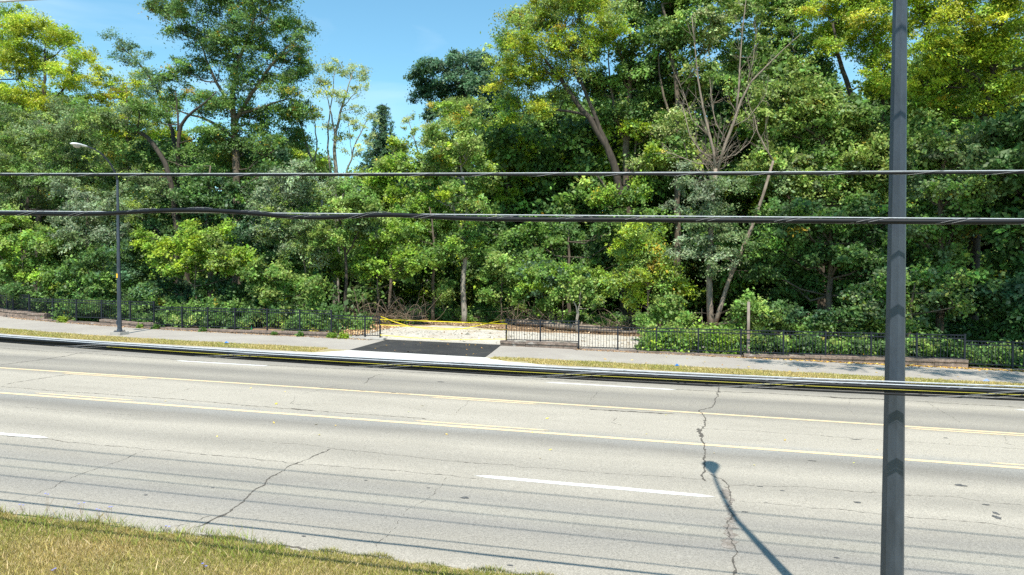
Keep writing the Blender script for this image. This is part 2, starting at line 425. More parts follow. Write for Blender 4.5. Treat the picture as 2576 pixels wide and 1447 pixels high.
crack(Z8((400, 158), (600, 172), (830, 182)), .06, 15)
crack(Z8((820, 60), (1300, 80), (1700, 103), (1880, 110), (2050, 120), (2576, 150)), .03, 16)
crack(Z8((1580, 98), (1700, 104), (1880, 109)), .08, 17)
crack(Z1((0, 1150), (500, 1090), (1010, 1015), (1150, 975), (1400, 955), (1700, 920)), .035, 18, jag=.02)
crack(Z1((0, 895), (800, 955), (1400, 985), (2576, 1065)) + [(700 * F2, 1060 * F2), (1250 * F2, 1087 * F2), (1480 * F2, 1100 * F2), (1800 * F2, 1119 * F2)], .028, 19, jag=.015)
crack(Z1((100, 1440), (500, 1370), (900, 1310), (1100, 1280)), .02, 20)
crack([(880 * F2, 1148 * F2), (1000 * F2, 1120 * F2)] , .01, 21)
crack([(1060 * F2, 1117 * F2), (1090 * F2, 1095 * F2), (1115 * F2, 1090 * F2)], .015, 22)
crack([(1200, 1440), (900, 1400), (620, 1362), (500, 1345)], .05, 23, jag=.04)
# dark stains and pits
def blot(u, v, w, h, seed, c=CRACK):
    p = ground(u, v); r = rng(seed); a = np.linspace(0, 2 * pi, 19)[:-1]; k = 1 + r.normal(0, .18, 18)
    V = [(p[0] + w * cos(t) * q, p[1] + h * sin(t) * q, gz(p[0] + w * cos(t) * q, .0048)) for t, q in zip(a, k)]
    mesh_obj('oil_stain', V, [tuple(range(18))], c, road)
STAIN = simple('oil_stain', (.10, .098, .095), .6, 0, .4, 20)
for k, (q, w, h) in enumerate([(Z7((2325, 602)), .07, .05), (Z8((2260, 540)), .09, .06), (Z8((2440, 700)), .05, .08), (Z8((2435, 680)), .04, .06), (Z8((1740, 625)), .06, .035), (Z8((2385, 637)), .05, .03), (Z8((1255, 545)), .05, .02), (Z8((1370, 567)), .04, .02),
                               (Z7((730, 588)), .035, .02), (Z7((1065, 552)), .03, .02), (Z7((1520, 795)), .03, .02), (Z7((2205, 22)), .12, .05), (Z8((2185, 303)), .05, .03), (Z8((1735, 310)), .12, .03), (Z8((1515, 417)), .07, .02), (Z8((5, 940)), .04, .02), (Z8((1180, 673)), .04, .02), (Z8((1640, 903)), .04, .02), (Z7((1830, 515)), .03, .02), (Z7((2143, 553)), .03, .02), (Z7((130, 1150)), .03, .03)]):
    blot(q[0][0], q[0][1], w, h, 200 + k, STAIN)

# ------------------------------------------------------------------ retaining wall and fence
WALLY = 30.12
def wall_run(x0, x1, top0, top1, label, rough=.02, seed=0, mat=BLOCK, thick=.34):
    """low block wall, top given above the grade at its two ends; ragged blocks"""
    r = rng(seed); w = empty('retaining_wall', ((x0 + x1) / 2, WALLY + float(bend((x0 + x1) / 2)), gz((x0 + x1) / 2, BANK)))
    tag(w, label, 'wall', 'low block walls under the fence')
    mb, cp = MB(), MB(); x = x0
    n = max(1, int(round((x1 - x0) / .62)))
    for i in range(n):
        a_, b_ = x0 + (x1 - x0) * i / n, x0 + (x1 - x0) * (i + 1) / n; c = (a_ + b_) / 2; t = (i + .5) / n
        top = gz(c, top0 + (top1 - top0) * t + r.normal(0, rough * .3)); y = WALLY + float(bend(c)) + r.normal(0, rough)
        bot = gz(c, BANK - .06); sl = np.array([[1, 0, -GRADE], [0, 1, 0], [GRADE, 0, 1]])
        ch = min(.10, (top - bot) * .5)
        mb.box((c, y + thick / 2, (bot + top - ch) / 2), ((b_ - a_) / 2 - .006, thick / 2, (top - ch - bot) / 2 - .002), sl)
        cp.box((c, y + thick / 2 - .015, top - ch / 2), ((b_ - a_) / 2 - .002, thick / 2 + .02, ch / 2), sl)
    adopt(mb.build('block_course', mat), w); adopt(cp.build('coping', mat), w)
wall_run(-42, -33.15, .58, .50, 'long brown block wall at far left behind the first fence panels', .03, 1)
wall_run(-33.0, -28.6, .21, .22, 'very low litter-strewn block edging left of the lamp post', .03, 2)
wall_run(-28.5, -25.15, .42, .40, 'rough grey block wall directly behind the left lamp post', .05, 3)
wall_run(-25.0, -15.3, .20, .36, 'long low edging under the fence between lamp post and driveway', .02, 4)
wall_run(-15.15, -12.45, .20, .22, 'short pale concrete edging ending left of the black driveway', .01, 5, CONC)
wall_run(-6.85, -3.35, .34, .40, 'weathered grey block wall starting right of the black driveway', .02, 6)
wall_run(-3.2, 3.6, .17, .21, 'low brown edging under the long right fence run', .02, 7)
wall_run(3.7, 12.2, .27, .46, 'two-course brown block wall in dappled shade right of the wooden post', .02, 8)
wall_run(12.35, 24, .16, .16, 'low edging at far right under the last fence panels', .02, 9)

def fence_run(posts, t0, t1, b0, b1, label, first=True):
    """posts: X list; t/b: height of top rail and bottom rail above the datum z at both ends"""
    x0, x1 = posts[0], posts[-1]
    fy = lambda x: 30.33 + float(bend(x))
    w = empty('metal_fence', (x0, fy(x0), gz(x0, BANK))); tag(w, label, 'fence', 'black steel fence runs along the pavement')
    zt = lambda x: t0 + (t1 - t0) * (x - x0) / (x1 - x0); zb = lambda x: b0 + (b1 - b0) * (x - x0) / (x1 - x0)
    for i, x in enumerate(posts):
        if i == 0 and not first: continue
        mb = MB(); zz = zt(x) + .03; lo = gz(x, BANK - .05)
        mb.box((x, fy(x), (zz + lo) / 2), (.032, .032, (zz - lo) / 2)); mb.box((x, fy(x), zz + .012), (.038, .038, .012))
        adopt(mb.build('post', STEEL), w)
    for a_, b_ in zip(posts[:-1], posts[1:]):
        mb = MB()
        for zf, dz in ((zt, 0), (zt, -.135), (zb, 0)):
            p, q = np.array([a_ + .033, fy(a_), zf(a_) + dz]), np.array([b_ - .033, fy(b_), zf(b_) + dz]); d = q - p; L = np.linalg.norm(d); d /= L
            sd_ = np.cross([0, 0, 1.], d); sd_ /= np.linalg.norm(sd_)
            mb.box((p + q) / 2, (L / 2, .018, .019), np.array([d, sd_, np.cross(d, sd_)]))
        k = int(round((b_ - a_) / .125))
        for j in range(1, k):
            x = a_ + (b_ - a_) * j / k; mb.box((x, fy(x), (zt(x) + zb(x)) / 2), (.0085, .0085, (zt(x) - zb(x)) / 2 - .02))
        adopt(mb.build('panel', STEEL), w)
def px2x(us, Y): return [float(atY(u * F2, 900 * F2, Y + float(bend(atY(u * F2, 900, Y)[0])))[0]) for u in us]
FY = 30.33
fence_run([-39.9, -38.1, -36.3] + px2x([-8, 67], FY), 2.43, 2.30, 1.55, 1.42, 'black picket fence at far left edge standing highest on the block wall')
fence_run(px2x([67, 143, 216, 293, 378, 448], FY), 2.13, 2.08, 1.18, 1.20, 'black picket fence directly behind the left lamp post, full of vines', False)
fence_run(px2x([448, 530, 605, 684, 778, 873, 965], FY), 1.85, 1.76, .94, .82, 'long black picket fence between lamp post and driveway', False)
fence_run(px2x([965, 1063, 1107], FY), 1.55, 1.50, .62, .62, 'short black fence beside the gravel, ending at the tape on the left', False)
fence_run(px2x([1475, 1574, 1686], FY), 1.46, 1.44, .56, .54, 'black fence of two panels right of the taped opening')
fence_run(px2x([1686, 1800, 1913, 2035, 2159, 2283, 2406, 2539, 2672, 2812], FY), 1.21, 1.12, .30, .19, 'longest black fence run at right, passing behind the near pole', False)
fence_run(px2x([2812, 2952, 3092, 3232, 3372], FY), .90, .80, -.01, -.12, 'black fence at far right, stepped down in deep shade', False)

# wooden post behind the fence
p0 = atY(1882, 884, 30.62); p1 = atY(1884, 760, 30.62)
wp = MB(); h = (p1[2] - gz(p0[0], BANK)) ; wp.box((p0[0], 30.62, gz(p0[0], BANK) + h / 2), (.055, .05, h / 2)); wp.box((p0[0], 30.62, gz(p0[0], BANK) + h + .008), (.045, .04, .008))
tag(wp.build('wooden_post', WOODM), 'tall plain weathered timber post standing among vines behind the fence', 'post')

# caution tape across the opening
def tape(label, uv, w=.034, sag=0):
    P = np.array([atY(u * F2, v * F2, Y) for u, v, Y in uv])
    ts = np.linspace(0, 1, 40); s = np.linspace(0, 1, len(P))
    Q = np.stack([np.interp(ts, s, P[:, i]) for i in range(3)], 1)
    Q[:, 2] -= sag * 4 * ts * (1 - ts)
    r = rng(len(label)); tw = np.cumsum(r.normal(0, .35, 40)) * .35
    V, F = [], []
    for q, t in zip(Q, tw):
        o_ = np.array([0, sin(t) * w / 2, cos(t) * w / 2]); V += [q - o_, q + o_, q - o_ + [0, .003, 0], q + o_ + [0, .003, 0]]
    for i in range(39):
        a_ = i * 4; F += [(a_, a_ + 1, a_ + 5, a_ + 4), (a_ + 2, a_ + 6, a_ + 7, a_ + 3), (a_ + 1, a_ + 3, a_ + 7, a_ + 5), (a_, a_ + 4, a_ + 6, a_ + 2)]
    tag(mesh_obj('caution_tape', V, F, TAPE), label, 'tape', 'yellow tapes across the opening')
ty = 30.28
tape('topmost straight yellow tape stretched across the lot opening', [(1107, 930.5, ty), (1477, 944, ty)])
tape('nearly straight yellow tape across the opening, second from the top', [(1107, 946, ty), (1190, 951, ty), (1300, 957, ty), (1477, 960, ty)], .03)
tape('slack yellow tape drooping in a deep curve behind the straight ones', [(1107, 921, ty + .04), (1150, 938, ty + .3), (1190, 950, ty + .5), (1240, 958, ty + .6), (1290, 961, ty + .6), (1340, 959, ty + .5), (1400, 947, ty + .3), (1440, 938, ty + .2), (1477, 931, ty + .04)], .03)
tape('lowest yellow tape hanging just above the gravel', [(1107, 976, ty), (1200, 984, ty), (1300, 989.5, ty), (1380, 989, ty), (1477, 988, ty)], .03)
tape('short loose yellow tape tail on the right gate post', [(1479, 962, ty - .02), (1475, 985, ty - .02)], .03)

# ------------------------------------------------------------------ street lamps
def lamp(base, sgn, label):
    base = np.array(base, float); w = empty('street_lamp', base); tag(w, label, 'street lamp', 'street lamps')
    mb = MB(); zz = np.array([.02, 2.5, 5, 7.078]); mb.tube([base + [0, 0, z] for z in zz], [.103 - (.103 - .050) * z / 7.08 for z in zz], 8, True, pi / 8 + (.32 if sgn > 0 else .1))
    adopt(mb.build('pole', POLEM), w)
    mb = MB(); path = [(-.0, 7.06), (-.06, 7.25), (-.188, 7.438), (-.4, 7.718), (-.655, 7.931), (-.926, 8.108), (-1.269, 8.229), (-1.76, 8.298)]
    P = np.array([[0, -sgn * y * -1 if False else sgn * -y, z] for y, z in path]); mb.tube(base + P, np.linspace(.050, .030, len(P)), 10)
    adopt(mb.build('arm', POLEM, smooth=True), w)
    # cobra head: a tapered flattened shell
    prof = [(1.72, .05, .042, 8.28), (1.80, .07, .052, 8.278), (1.95, .105, .062, 8.275), (2.14, .150, .070, 8.275), (2.32, .165, .070, 8.275), (2.46, .13, .055, 8.27), (2.54, .06, .025, 8.262)]
    V, F = [], []; K = 14
    for (y, hw, hh, z) in prof:
        for k in range(K):
            a = 2 * pi * k / K; s_ = sin(a); V.append(base + [hw * cos(a), sgn * y, z + hh * (s_ if s_ > 0 else s_ * .45)])
    for i in range(len(prof) - 1):
        for k in range(K): F.append((i * K + k, i * K + (k + 1) % K, (i + 1) * K + (k + 1) % K, (i + 1) * K + k))
    F += [tuple(range(K))[::-1], tuple((len(prof) - 1) * K + k for k in range(K))]
    hd = adopt(mesh_obj('lamp_head', V, F, ALU, None, True), w)
    V, F = [], []; K = 16
    for j, (s_, dz) in enumerate(((1, 0), (.97, -.035), (.8, -.085), (.45, -.115), (.05, -.122))):
        for k in range(K):
            a = 2 * pi * k / K; V.append(base + [.125 * s_ * cos(a), sgn * (2.24 + .19 * s_ * sin(a)), 8.252 + dz])
    for i in range(4):
        for k in range(K): F.append((i * K + k, i * K + (k + 1) % K, (i + 1) * K + (k + 1) % K, (i + 1) * K + k))
    F.append(tuple(4 * K + k for k in range(K)))
    ln = mesh_obj('lens', V, F, LENS, None, True); ln.parent = hd
    mb = MB(); mb.box(base + [0, 0, .035], (.17, .17, .018)); 
    for a_ in (-1, 1):
        for b_ in (-1, 1): mb.tube([base + [.13 * a_, .13 * b_, .05], base + [.13 * a_, .13 * b_, .10]], .018, 6)
    mb.tube([base + [0, 0, .05], base + [0, 0, .13]], [.135, .115], 12)
    adopt(mb.build('base_plate', POLEM), w)
    mb = MB(); mb.box(base + [0, 0, -.10], (.27, .27, .115)); adopt(mb.build('concrete_footing', CONC), w)
    return w, base
LB = ground(301, 842, BANK)
w, b0 = lamp((LB[0], LB[1], gz(LB[0], BANK) + .12), -1, 'far dark lamp post with curved arm and pale head, on the left pavement')
mb = MB(); mb.box(b0 + [-.025, -.084, 2.62], (.035, .006, .10)); adopt(mb.build('sticker', STICK), w)
mb = MB(); mb.box(b0 + [-.05, -.095, .45], (.03, .02, .09)); adopt(mb.build('hand_hole_cover', POLEM), w)
w, b1 = lamp((2.10, 6.63, gz(2.1, .06) + .04), 1, 'large near octagonal dark lamp post crossing the picture at right')

# ------------------------------------------------------------------ overhead cables
XS = np.linspace(-70, 60, 131 * 4)
def zcurve(Y, pts, quad=True):
    P = np.array([atY(u, v, Y) for u, v in pts]); A = np.polyfit(P[:, 0], P[:, 2], 2 if (quad and len(pts) > 2) else 1)
    if len(A) == 3: A[0] = np.clip(A[0], 0, .0022)
    if len(A) == 3:                                        # refit the linear part with the clipped sag
        B = np.polyfit(P[:, 0], P[:, 2] - A[0] * P[:, 0] ** 2, 1); A = np.array([A[0], B[0], B[1]])
    return lambda x: np.polyval(A, x)
def cable_path(Y, zf, dy=0, dz=0, wob=None, xs=XS, k=None):
    k = np.ones_like(xs) if k is None else k
    z = zf(xs) + dz * k; y = np.full_like(xs, Y) + dy * k
    if wob is not None: dyw, dzw = wob(xs); y = y + dyw; z = z + dzw
    return np.stack([xs, y, z], 1)
def lashing(Y, zf, r, pitch, x0, x1, dz=0, ph=0, k=None, wire=.0012, step=.05):
    xs = np.arange(x0, x1, step); a = -2 * pi * xs / pitch + ph
    kk = 1 if k is None else k(xs)
    return np.stack([xs, Y + r * kk * np.cos(a), zf(xs) + dz * kk + r * kk * np.sin(a)], 1), wire
def cable_thing(label, parts, name='overhead_cable'):
    w = empty(name, (0, parts[0][1][0][1], parts[0][1][0][2])); tag(w, label, 'cable', 'overhead cables above the near verge')
    for (nm, path, rad, mat, n_) in parts:
        mb = MB(); mb.tube(path, rad, n_); adopt(mb.build(nm, mat, smooth=True), w)
    return w
# thin upper line
z1 = zcurve(6.2, [(0, 438.5), (1288, 438), (2576, 432)])
l1, wr = lashing(6.2, z1, .0165, .62, -14, 8, -.004)
cable_thing('thin straight lashed cable, upper of the two crossing the trees', [
    ('strand', cable_path(6.2, z1, 0, .0085), .0048, STRAND, 8), ('cable', cable_path(6.2, z1, 0, -.0065), .0108, CABLE, 10), ('lashing_wire', l1, wr, LASH, 5)])
# thick wavy line
z2 = zcurve(6.15, [(0, 533), (1288, 545.5), (2576, 551)], False)
wx = lambda u, v: (atY(u, v, 6.15)[0], atY(u, v, 6.15)[2])
wp_ = [(0, 537), (120, 538), (210, 540), (300, 536), (380, 531), (470, 528), (560, 530), (640, 537), (720, 545), (790, 550), (850, 548), (910, 541), (970, 539), (1050, 543), (1120, 548), (1200, 551), (1320, 552.5), (1600, 553), (2000, 555.5), (2300, 558), (2576, 558.5)]
WP = np.array([wx(*q) for q in wp_])
def wav(xs):
    base = z2(xs) - .012; t = np.interp(xs, WP[:, 0], WP[:, 1], left=np.nan, right=np.nan); d = np.where(np.isnan(t), 0, t - base)
    k_ = np.ones(9) / 9; d = np.convolve(np.pad(d, 4, 'edge'), k_, 'valid'); return np.abs(d) * -.35, d
zs2 = zcurve(6.15, [(0, 530.5), (600, 535.5), (1288, 543), (2576, 550)], False)
XF = np.linspace(-70, 60, 1600)
pc2 = cable_path(6.15, z2, 0, -.012, wav, XF)
zc2 = lambda x: np.interp(x, pc2[:, 0], pc2[:, 2])
l2, wr = lashing(6.15, zc2, .0265, .64, -14, 8, .004, .8)
l3, wr = lashing(6.15, zc2, .0265, .64, -14, 8, .004, 1.7)
cable_thing('thick wavy black cable drooping from its strand, lower line across the trees', [
    ('strand', cable_path(6.15, zs2), .0050, STRAND, 8), ('cable', pc2, .0215, CABLE, 12), ('lashing_wire', l2, wr, LASH, 5), ('lashing_wire', l3, wr, LASH, 5)])
# the low bundles
kf = lambda x: np.interp(x, [-7, -1.5, 2.9], [.78, 1.0, 1.15])
zb1 = zcurve(6.14, [(0, 853), (600, 895), (1288, 934), (2240, 980), (2576, 994)])
zb2 = zcurve(6.39, [(0, 847.5), (600, 889), (1288, 925.5), (2240, 969), (2576, 983)])
K = kf(XS)
lf = [lashing(6.14, zb1, .038, 1.7, -14, 8, -.002, p, kf, .0012) for p in (0, .22, .9)]
yx = cable_path(6.14, zb1, -.024, .004, None, XS, K); yx = yx[yx[:, 0] > -5.75]
cable_thing('front bundle of black cables with a thin yellow one, lowest over the road', [
    ('strand', cable_path(6.14, zb1, .006, .036, None, XS, K), .0055, STRAND, 8), ('black_cable', cable_path(6.14, zb1, -.004, .016, None, XS, K), .0145, CABLE, 10),
    ('black_cable', cable_path(6.14, zb1, .010, -.010, None, XS, K), .0155, CABLE, 10), ('black_cable', cable_path(6.14, zb1, -.004, -.033, None, XS, K), .0095, CABLE, 10),
    ('yellow_cable', yx, .0017, YCABLE, 8)] + [('lashing_wire', a_, b_, LASH, 5) for a_, b_ in lf])
lf = [lashing(6.39, zb2, .032, 1.55, -14, 8, 0, p, kf, .0012) for p in (.3, .7)]
cable_thing('rear bundle of black cables under a bright steel strand, lowest over the road', [
    ('strand', cable_path(6.39, zb2, 0, .028, None, XS, K), .0065, STRAND, 8), ('black_cable', cable_path(6.39, zb2, -.004, .005, None, XS, K), .0165, CABLE, 10),
    ('black_cable', cable_path(6.39, zb2, .006, -.024, None, XS, K), .0145, CABLE, 10)] + [('lashing_wire', a_, b_, LASH, 5) for a_, b_ in lf])
# the high wire seen in the top left corner, and the ones above the frame whose shadows lie on the road
zt_ = zcurve(5.9, [(0, 4), (560, -1.5)], False)
sl_ = atY(0, 4, 5.9)
zt2 = lambda x: sl_[2] + (x - sl_[0]) * -.0300 + .0008 * (x - sl_[0]) ** 2
cable_thing('single grey wire clipping the top left corner of the sky', [('wire', cable_path(5.9, zt2), .012, STRAND, 8)])
T_ = tan(SUN_EL) / cos(SUN_AZ)
for (ysh, Yw, rad, lab) in ((9.82, 5.6, .012, 'high black cable above the frame, nearest of three'), (10.22, 5.6, .015, 'high black cable above the frame, middle of three'), (10.97, 6.0, .017, 'high black cable above the frame, farthest of three')):
    zz_ = (ysh - Yw) * T_
    cable_thing(lab, [('wire', cable_path(Yw, lambda x: gz(x) + zz_ + .0003 * x * x), rad, CABLE, 8)])

# ------------------------------------------------------------------ foliage
def unit(v): return v / (np.linalg.norm(v, axis=1)[:, None] + 1e-9)
def leaf_cloud(C, R, up_bias, L, Wd, cols, r, cvar, flat=.5, n_per=40, droop=.2, jit=.30):
    """C: clump centres, R: clump radii; returns verts, faces, face colours"""
    k = len(C); N = k * n_per; idx = np.repeat(np.arange(k), n_per)
    tilt = unit(r.normal(0, .45, (k, 3)) + [0, 0, 1.0])
    q = r.normal(0, .5, (N, 3)); q -= (1 - flat) * tilt[idx] * np.sum(q * tilt[idx], 1)[:, None]
    q[:, 2] -= .35 * (q[:, 0] ** 2 + q[:, 1] ** 2) * droop * 2
    P = C[idx] + q * R[idx][:, None]
    nrm = unit(r.normal(0, .75, (N, 3)) + tilt[idx] * up_bias + [.05, -.55, 0])
    d = unit(np.cross(nrm, r.normal(0, 1, (N, 3)))); d[:, 2] -= droop; d = unit(d)
    s = np.cross(nrm, d); sc = np.exp(r.normal(0, .28, N))[:, None]
    a = P; b_ = P + d * L * sc; m1 = P + d * L * .45 * sc + s * Wd * .5 * sc + nrm * L * .08; m2 = P + d * L * .45 * sc - s * Wd * .5 * sc + nrm * L * .08
    V = np.stack([a, m1, b_, m2], 1).reshape(-1, 3); Fc = np.arange(N * 4).reshape(N, 4)
    col = cols[idx] * np.exp(r.normal(0, jit * .6, N))[:, None] * np.exp(r.normal(0, .07, (N, 3)))
    return V, Fc, col

PAL = {
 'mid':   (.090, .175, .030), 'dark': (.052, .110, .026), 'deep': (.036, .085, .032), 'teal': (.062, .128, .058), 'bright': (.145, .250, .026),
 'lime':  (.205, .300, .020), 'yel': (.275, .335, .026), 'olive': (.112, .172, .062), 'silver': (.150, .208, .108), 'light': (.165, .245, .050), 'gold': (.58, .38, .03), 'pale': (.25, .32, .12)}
ST = { # leaf length, width, clump radius, leaves per clump, clumps per m2 of lobe cross-section, flatness
 'broad': (.17, .115, .46, 84, 8, .42), 'fine': (.13, .065, .44, 120, 8.5, .34), 'feather': (.155, .068, .50, 110, 7.2, .36), 'big': (.24, .15, .55, 64, 7, .5), 'shrub': (.13, .095, .34, 84, 11.5, .45)}

def lobes_to_leaves(lobes, style, mixc, r, gold=.0, dens=1.0, thin=1.0):
    L, Wd, rc, npc, cpm, flat = ST[style]
    Cs, Rs, Cc = [], [], []
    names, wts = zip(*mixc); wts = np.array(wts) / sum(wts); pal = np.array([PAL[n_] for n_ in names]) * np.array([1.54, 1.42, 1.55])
    for (c, R) in lobes:
        k = max(4, int(cpm * dens * pi * R * R / 1.0 * .62))
        sx = math.exp(r.normal(0, .14)); u = unit(r.normal(0, 1, (k, 3))); u[:, 2] = np.where(u[:, 2] < -.35, -u[:, 2] * .7, u[:, 2])
        rad = (.30 + .78 * r.random(k) ** .55) * (1 + .22 * np.sin(u[:, 0] * 5 + c[0]) * np.cos(u[:, 2] * 6 + c[1])) * np.where(r.random(k) < .07, 1.28, 1)
        P = c + u * rad[:, None] * np.array([R * sx, R, R * .92 / sx])
        Cs.append(P); Rs.append(rc * np.exp(r.normal(0, .28, k)))
        base = pal[r.choice(len(pal), p=wts)]
        cc = np.where(r.random(k)[:, None] < .55, base, pal[r.choice(len(pal), k, p=wts)]) * np.exp(r.normal(0, .25, k))[:, None]
        if gold:
            gsel = r.random(k) < gold * .6; cc[gsel] = cc[gsel] * .35 + np.array(PAL['gold']) * .65
        Cc.append(cc)
    C, Rr, cols = np.concatenate(Cs), np.concatenate(Rs), np.concatenate(Cc)
    keep = C[:, 2] > gz(C[:, 0], BANK + .05); C, Rr, cols = C[keep], Rr[keep], cols[keep]
    V, Fc, col = leaf_cloud(C, Rr, 1.0, L, Wd, cols, r, 0, flat, npc)
    if gold:
        g2 = r.random(len(col)) < gold * .15; col[g2] = np.array(PAL['gold']) * np.exp(r.normal(0, .25, g2.sum()))[:, None]
    return V, Fc, np.clip(col, .004, .8), C

def wood(trunks, lobes, clumps, r, limb_r=.06, twigs=1.0, limbs=True):
    mb = MB(); nodes = []
    for (P, R) in trunks:
        P = np.asarray(P, float)
        if len(P) > 2:                          # smooth and roughen
            s = np.concatenate([[0], np.cumsum(np.linalg.norm(np.diff(P, axis=0), axis=1))]); ts = np.linspace(0, s[-1], max(8, int(s[-1] / .7)))
            Q = np.stack([np.interp(ts, s, P[:, i]) for i in range(3)], 1); Rr = np.interp(ts, s, R)
            k_ = np.array([.25, .5, .25]); 
            for _ in range(2): Q[1:-1] = Q[:-2] * .25 + Q[1:-1] * .5 + Q[2:] * .25
            Q[1:-1] += r.normal(0, .035, (len(Q) - 2, 3))
        else: Q, Rr = P, np.asarray(R, float)
        mb.tube(Q, Rr, 10); nodes += [(q, rr) for q, rr in zip(Q, Rr)]
    NP = np.array([q for q, _ in nodes]); NR = np.array([x for _, x in nodes])
    if limbs:
        for (c, R) in lobes:
            d = np.linalg.norm(NP - c, axis=1) + 1.5 * np.clip(NP[:, 2] - (c[2] - R * .5), 0, None)
            j = int(np.argmin(d)); a = NP[j]; e = c + r.normal(0, .15 * R, 3)
            m1 = a * .6 + e * .4 + [0, 0, -.08 * np.linalg.norm(e - a)] + r.normal(0, .12, 3); m2 = a * .25 + e * .75 + r.normal(0, .15, 3)
            r0 = min(NR[j] * .7, limb_r * (.7 + .35 * R)); mb.tube([a, m1, m2, e], [r0, r0 * .75, r0 * .55, r0 * .3], 6)
            for _ in range(int(4 * twigs)):
                u_ = unit(r.normal(0, 1, (1, 3)))[0]; u_[2] = abs(u_[2]) * .8; s_ = (m1, m2, e)[r.integers(3)]; f = c + u_ * R * r.uniform(.6, 1.0)
                g_ = s_ * .5 + f * .5 + r.normal(0, .14, 3); mb.tube([s_, g_, f], [r0 * .32, r0 * .2, .007], 4, False)
    return mb

WOODGRP = 'trees of the wood behind the fence'
def T3(u, v, Y): return atY(u, v, Y)
def plant(name, label, cat, Y, lob, style, mixc, seed, trunk=None, base_u=None, tr=.14, bark_m=None, gold=0.0, dens=1.0, group=WOODGRP, depth=.7, limb_r=.06, twigs=1.0, extra=None, limbs=True):
    """lob: (u, v, radius px [, depth offset m]) seen from the street; each becomes a round mass of foliage at its own distance.
       trunk: list of stems, each a list of (u, v, radius m[, depth offset])"""
    r = rng(seed); L = []
    for q in lob:
        dy = q[3] if len(q) > 3 else r.uniform(-depth, depth) * 2.0
        c = T3(q[0], q[1], Y + dy); L.append((c, q[2] * (Y + dy) / FPX))
    stems = []
    if trunk is None:
        mu = base_u if base_u is not None else float(np.mean([q[0] for q in lob])); X = T3(mu, 700, Y)[0]
        top = max(c[2] for c, _ in L); zc = np.mean([c[2] for c, _ in L]); xc = np.mean([c[0] for c, _ in L])
        g0 = gz(X, BANK)
        stems.append(([(X, Y, g0 - .1), (X + r.normal(0, .1), Y, g0 + (zc - g0) * .5), ((X + xc) / 2, Y + r.normal(0, .2), zc), (xc, Y, zc + (top - zc) * .8)], [tr, tr * .8, tr * .55, tr * .2]))
    else:
        for i, s in enumerate(trunk):
            P = [T3(q[0], q[1], Y + (q[3] if len(q) > 3 else 0)) for q in s]; R_ = [q[2] for q in s]
            if i == 0 or s[0][1] > 760:
                if P[0][2] > gz(P[0][0], BANK): P = [np.array([P[0][0], P[0][1], gz(P[0][0], BANK) - .1])] + P; R_ = [R_[0] * 1.25] + R_
            stems.append((P, R_))
    if extra: stems += extra
    bx = stems[0][0][0]
    w = empty(name, (bx[0], bx[1], gz(bx[0], BANK))); tag(w, label, cat, group)
    L2 = list(L)
    for c, R_ in L:                                    # smaller tufts break up each mass
        for _ in range(2 if dens >= .75 else 0):
            u_ = unit(r.normal(0, 1, (1, 3)))[0]; u_[2] = u_[2] * .8 + .15; L2.append((c + u_ * R_ * r.uniform(.75, 1.15), R_ * r.uniform(.26, .48)))
    V, Fc, col, C = lobes_to_leaves(L2, style, mixc, r, gold, dens * (.92 if dens >= .75 else 1.1))
    mb = wood(stems, L, C, r, limb_r, twigs, limbs)
    adopt(mb.build('trunk' if cat == 'tree' else 'stems', bark_m or BARK, smooth=True), w)
    adopt(mesh_obj('crown' if cat == 'tree' else 'foliage', V, Fc, LEAF, None, False, col), w)
    return w

# === left upper trees
plant('tall_tree', 'yellow-green feathery tree filling the top left corner', 'tree', 48,
      [(40, 95, 70), (105, 85, 62), (160, 120, 55), (205, 150, 42), (20, 180, 80), (90, 175, 75), (150, 205, 55), (50, 265, 80), (215, 205, 36), (-50, 120, 90), (-60, 240, 95), (120, 275, 60), (10, 50, 45), (-130, 170, 90)],
      'feather', [('yel', 3), ('lime', 3), ('bright', 1)], 11, trunk=[[(95, 620, .26), (105, 420, .20), (115, 250, .15), (112, 130, .06)], [(110, 330, .13), (60, 220, .09), (30, 130, .04)], [(113, 280, .12), (170, 210, .07), (195, 160, .03)]], gold=.015, bark_m=BARK_DARK)
plant('slender_tree', 'thin grey-green treetop leaning left against the sky', 'tree', 47,
      [(285, 105, 30), (318, 128, 34), (350, 160, 36), (372, 195, 32), (300, 150, 28), (385, 240, 36)], 'fine', [('teal', 2), ('olive', 2)], 12,
      trunk=[[(470, 620, .2), (450, 420, .17), (420, 280, .12), (375, 185, .08), (300, 110, .03)]], bark_m=BARK_DARK, dens=.55)
plant('tall_tree', 'yellowish feathery tree low in the gap beside the big locust', 'tree', 51,
      [(275, 215, 45), (335, 235, 50), (300, 275, 60), (240, 260, 50), (390, 290, 50), (360, 200, 32), (420, 345, 50), (250, 330, 70), (345, 340, 60)], 'feather', [('yel', 2), ('lime', 3), ('mid', 1)], 13, gold=.05, dens=.8, tr=.18)
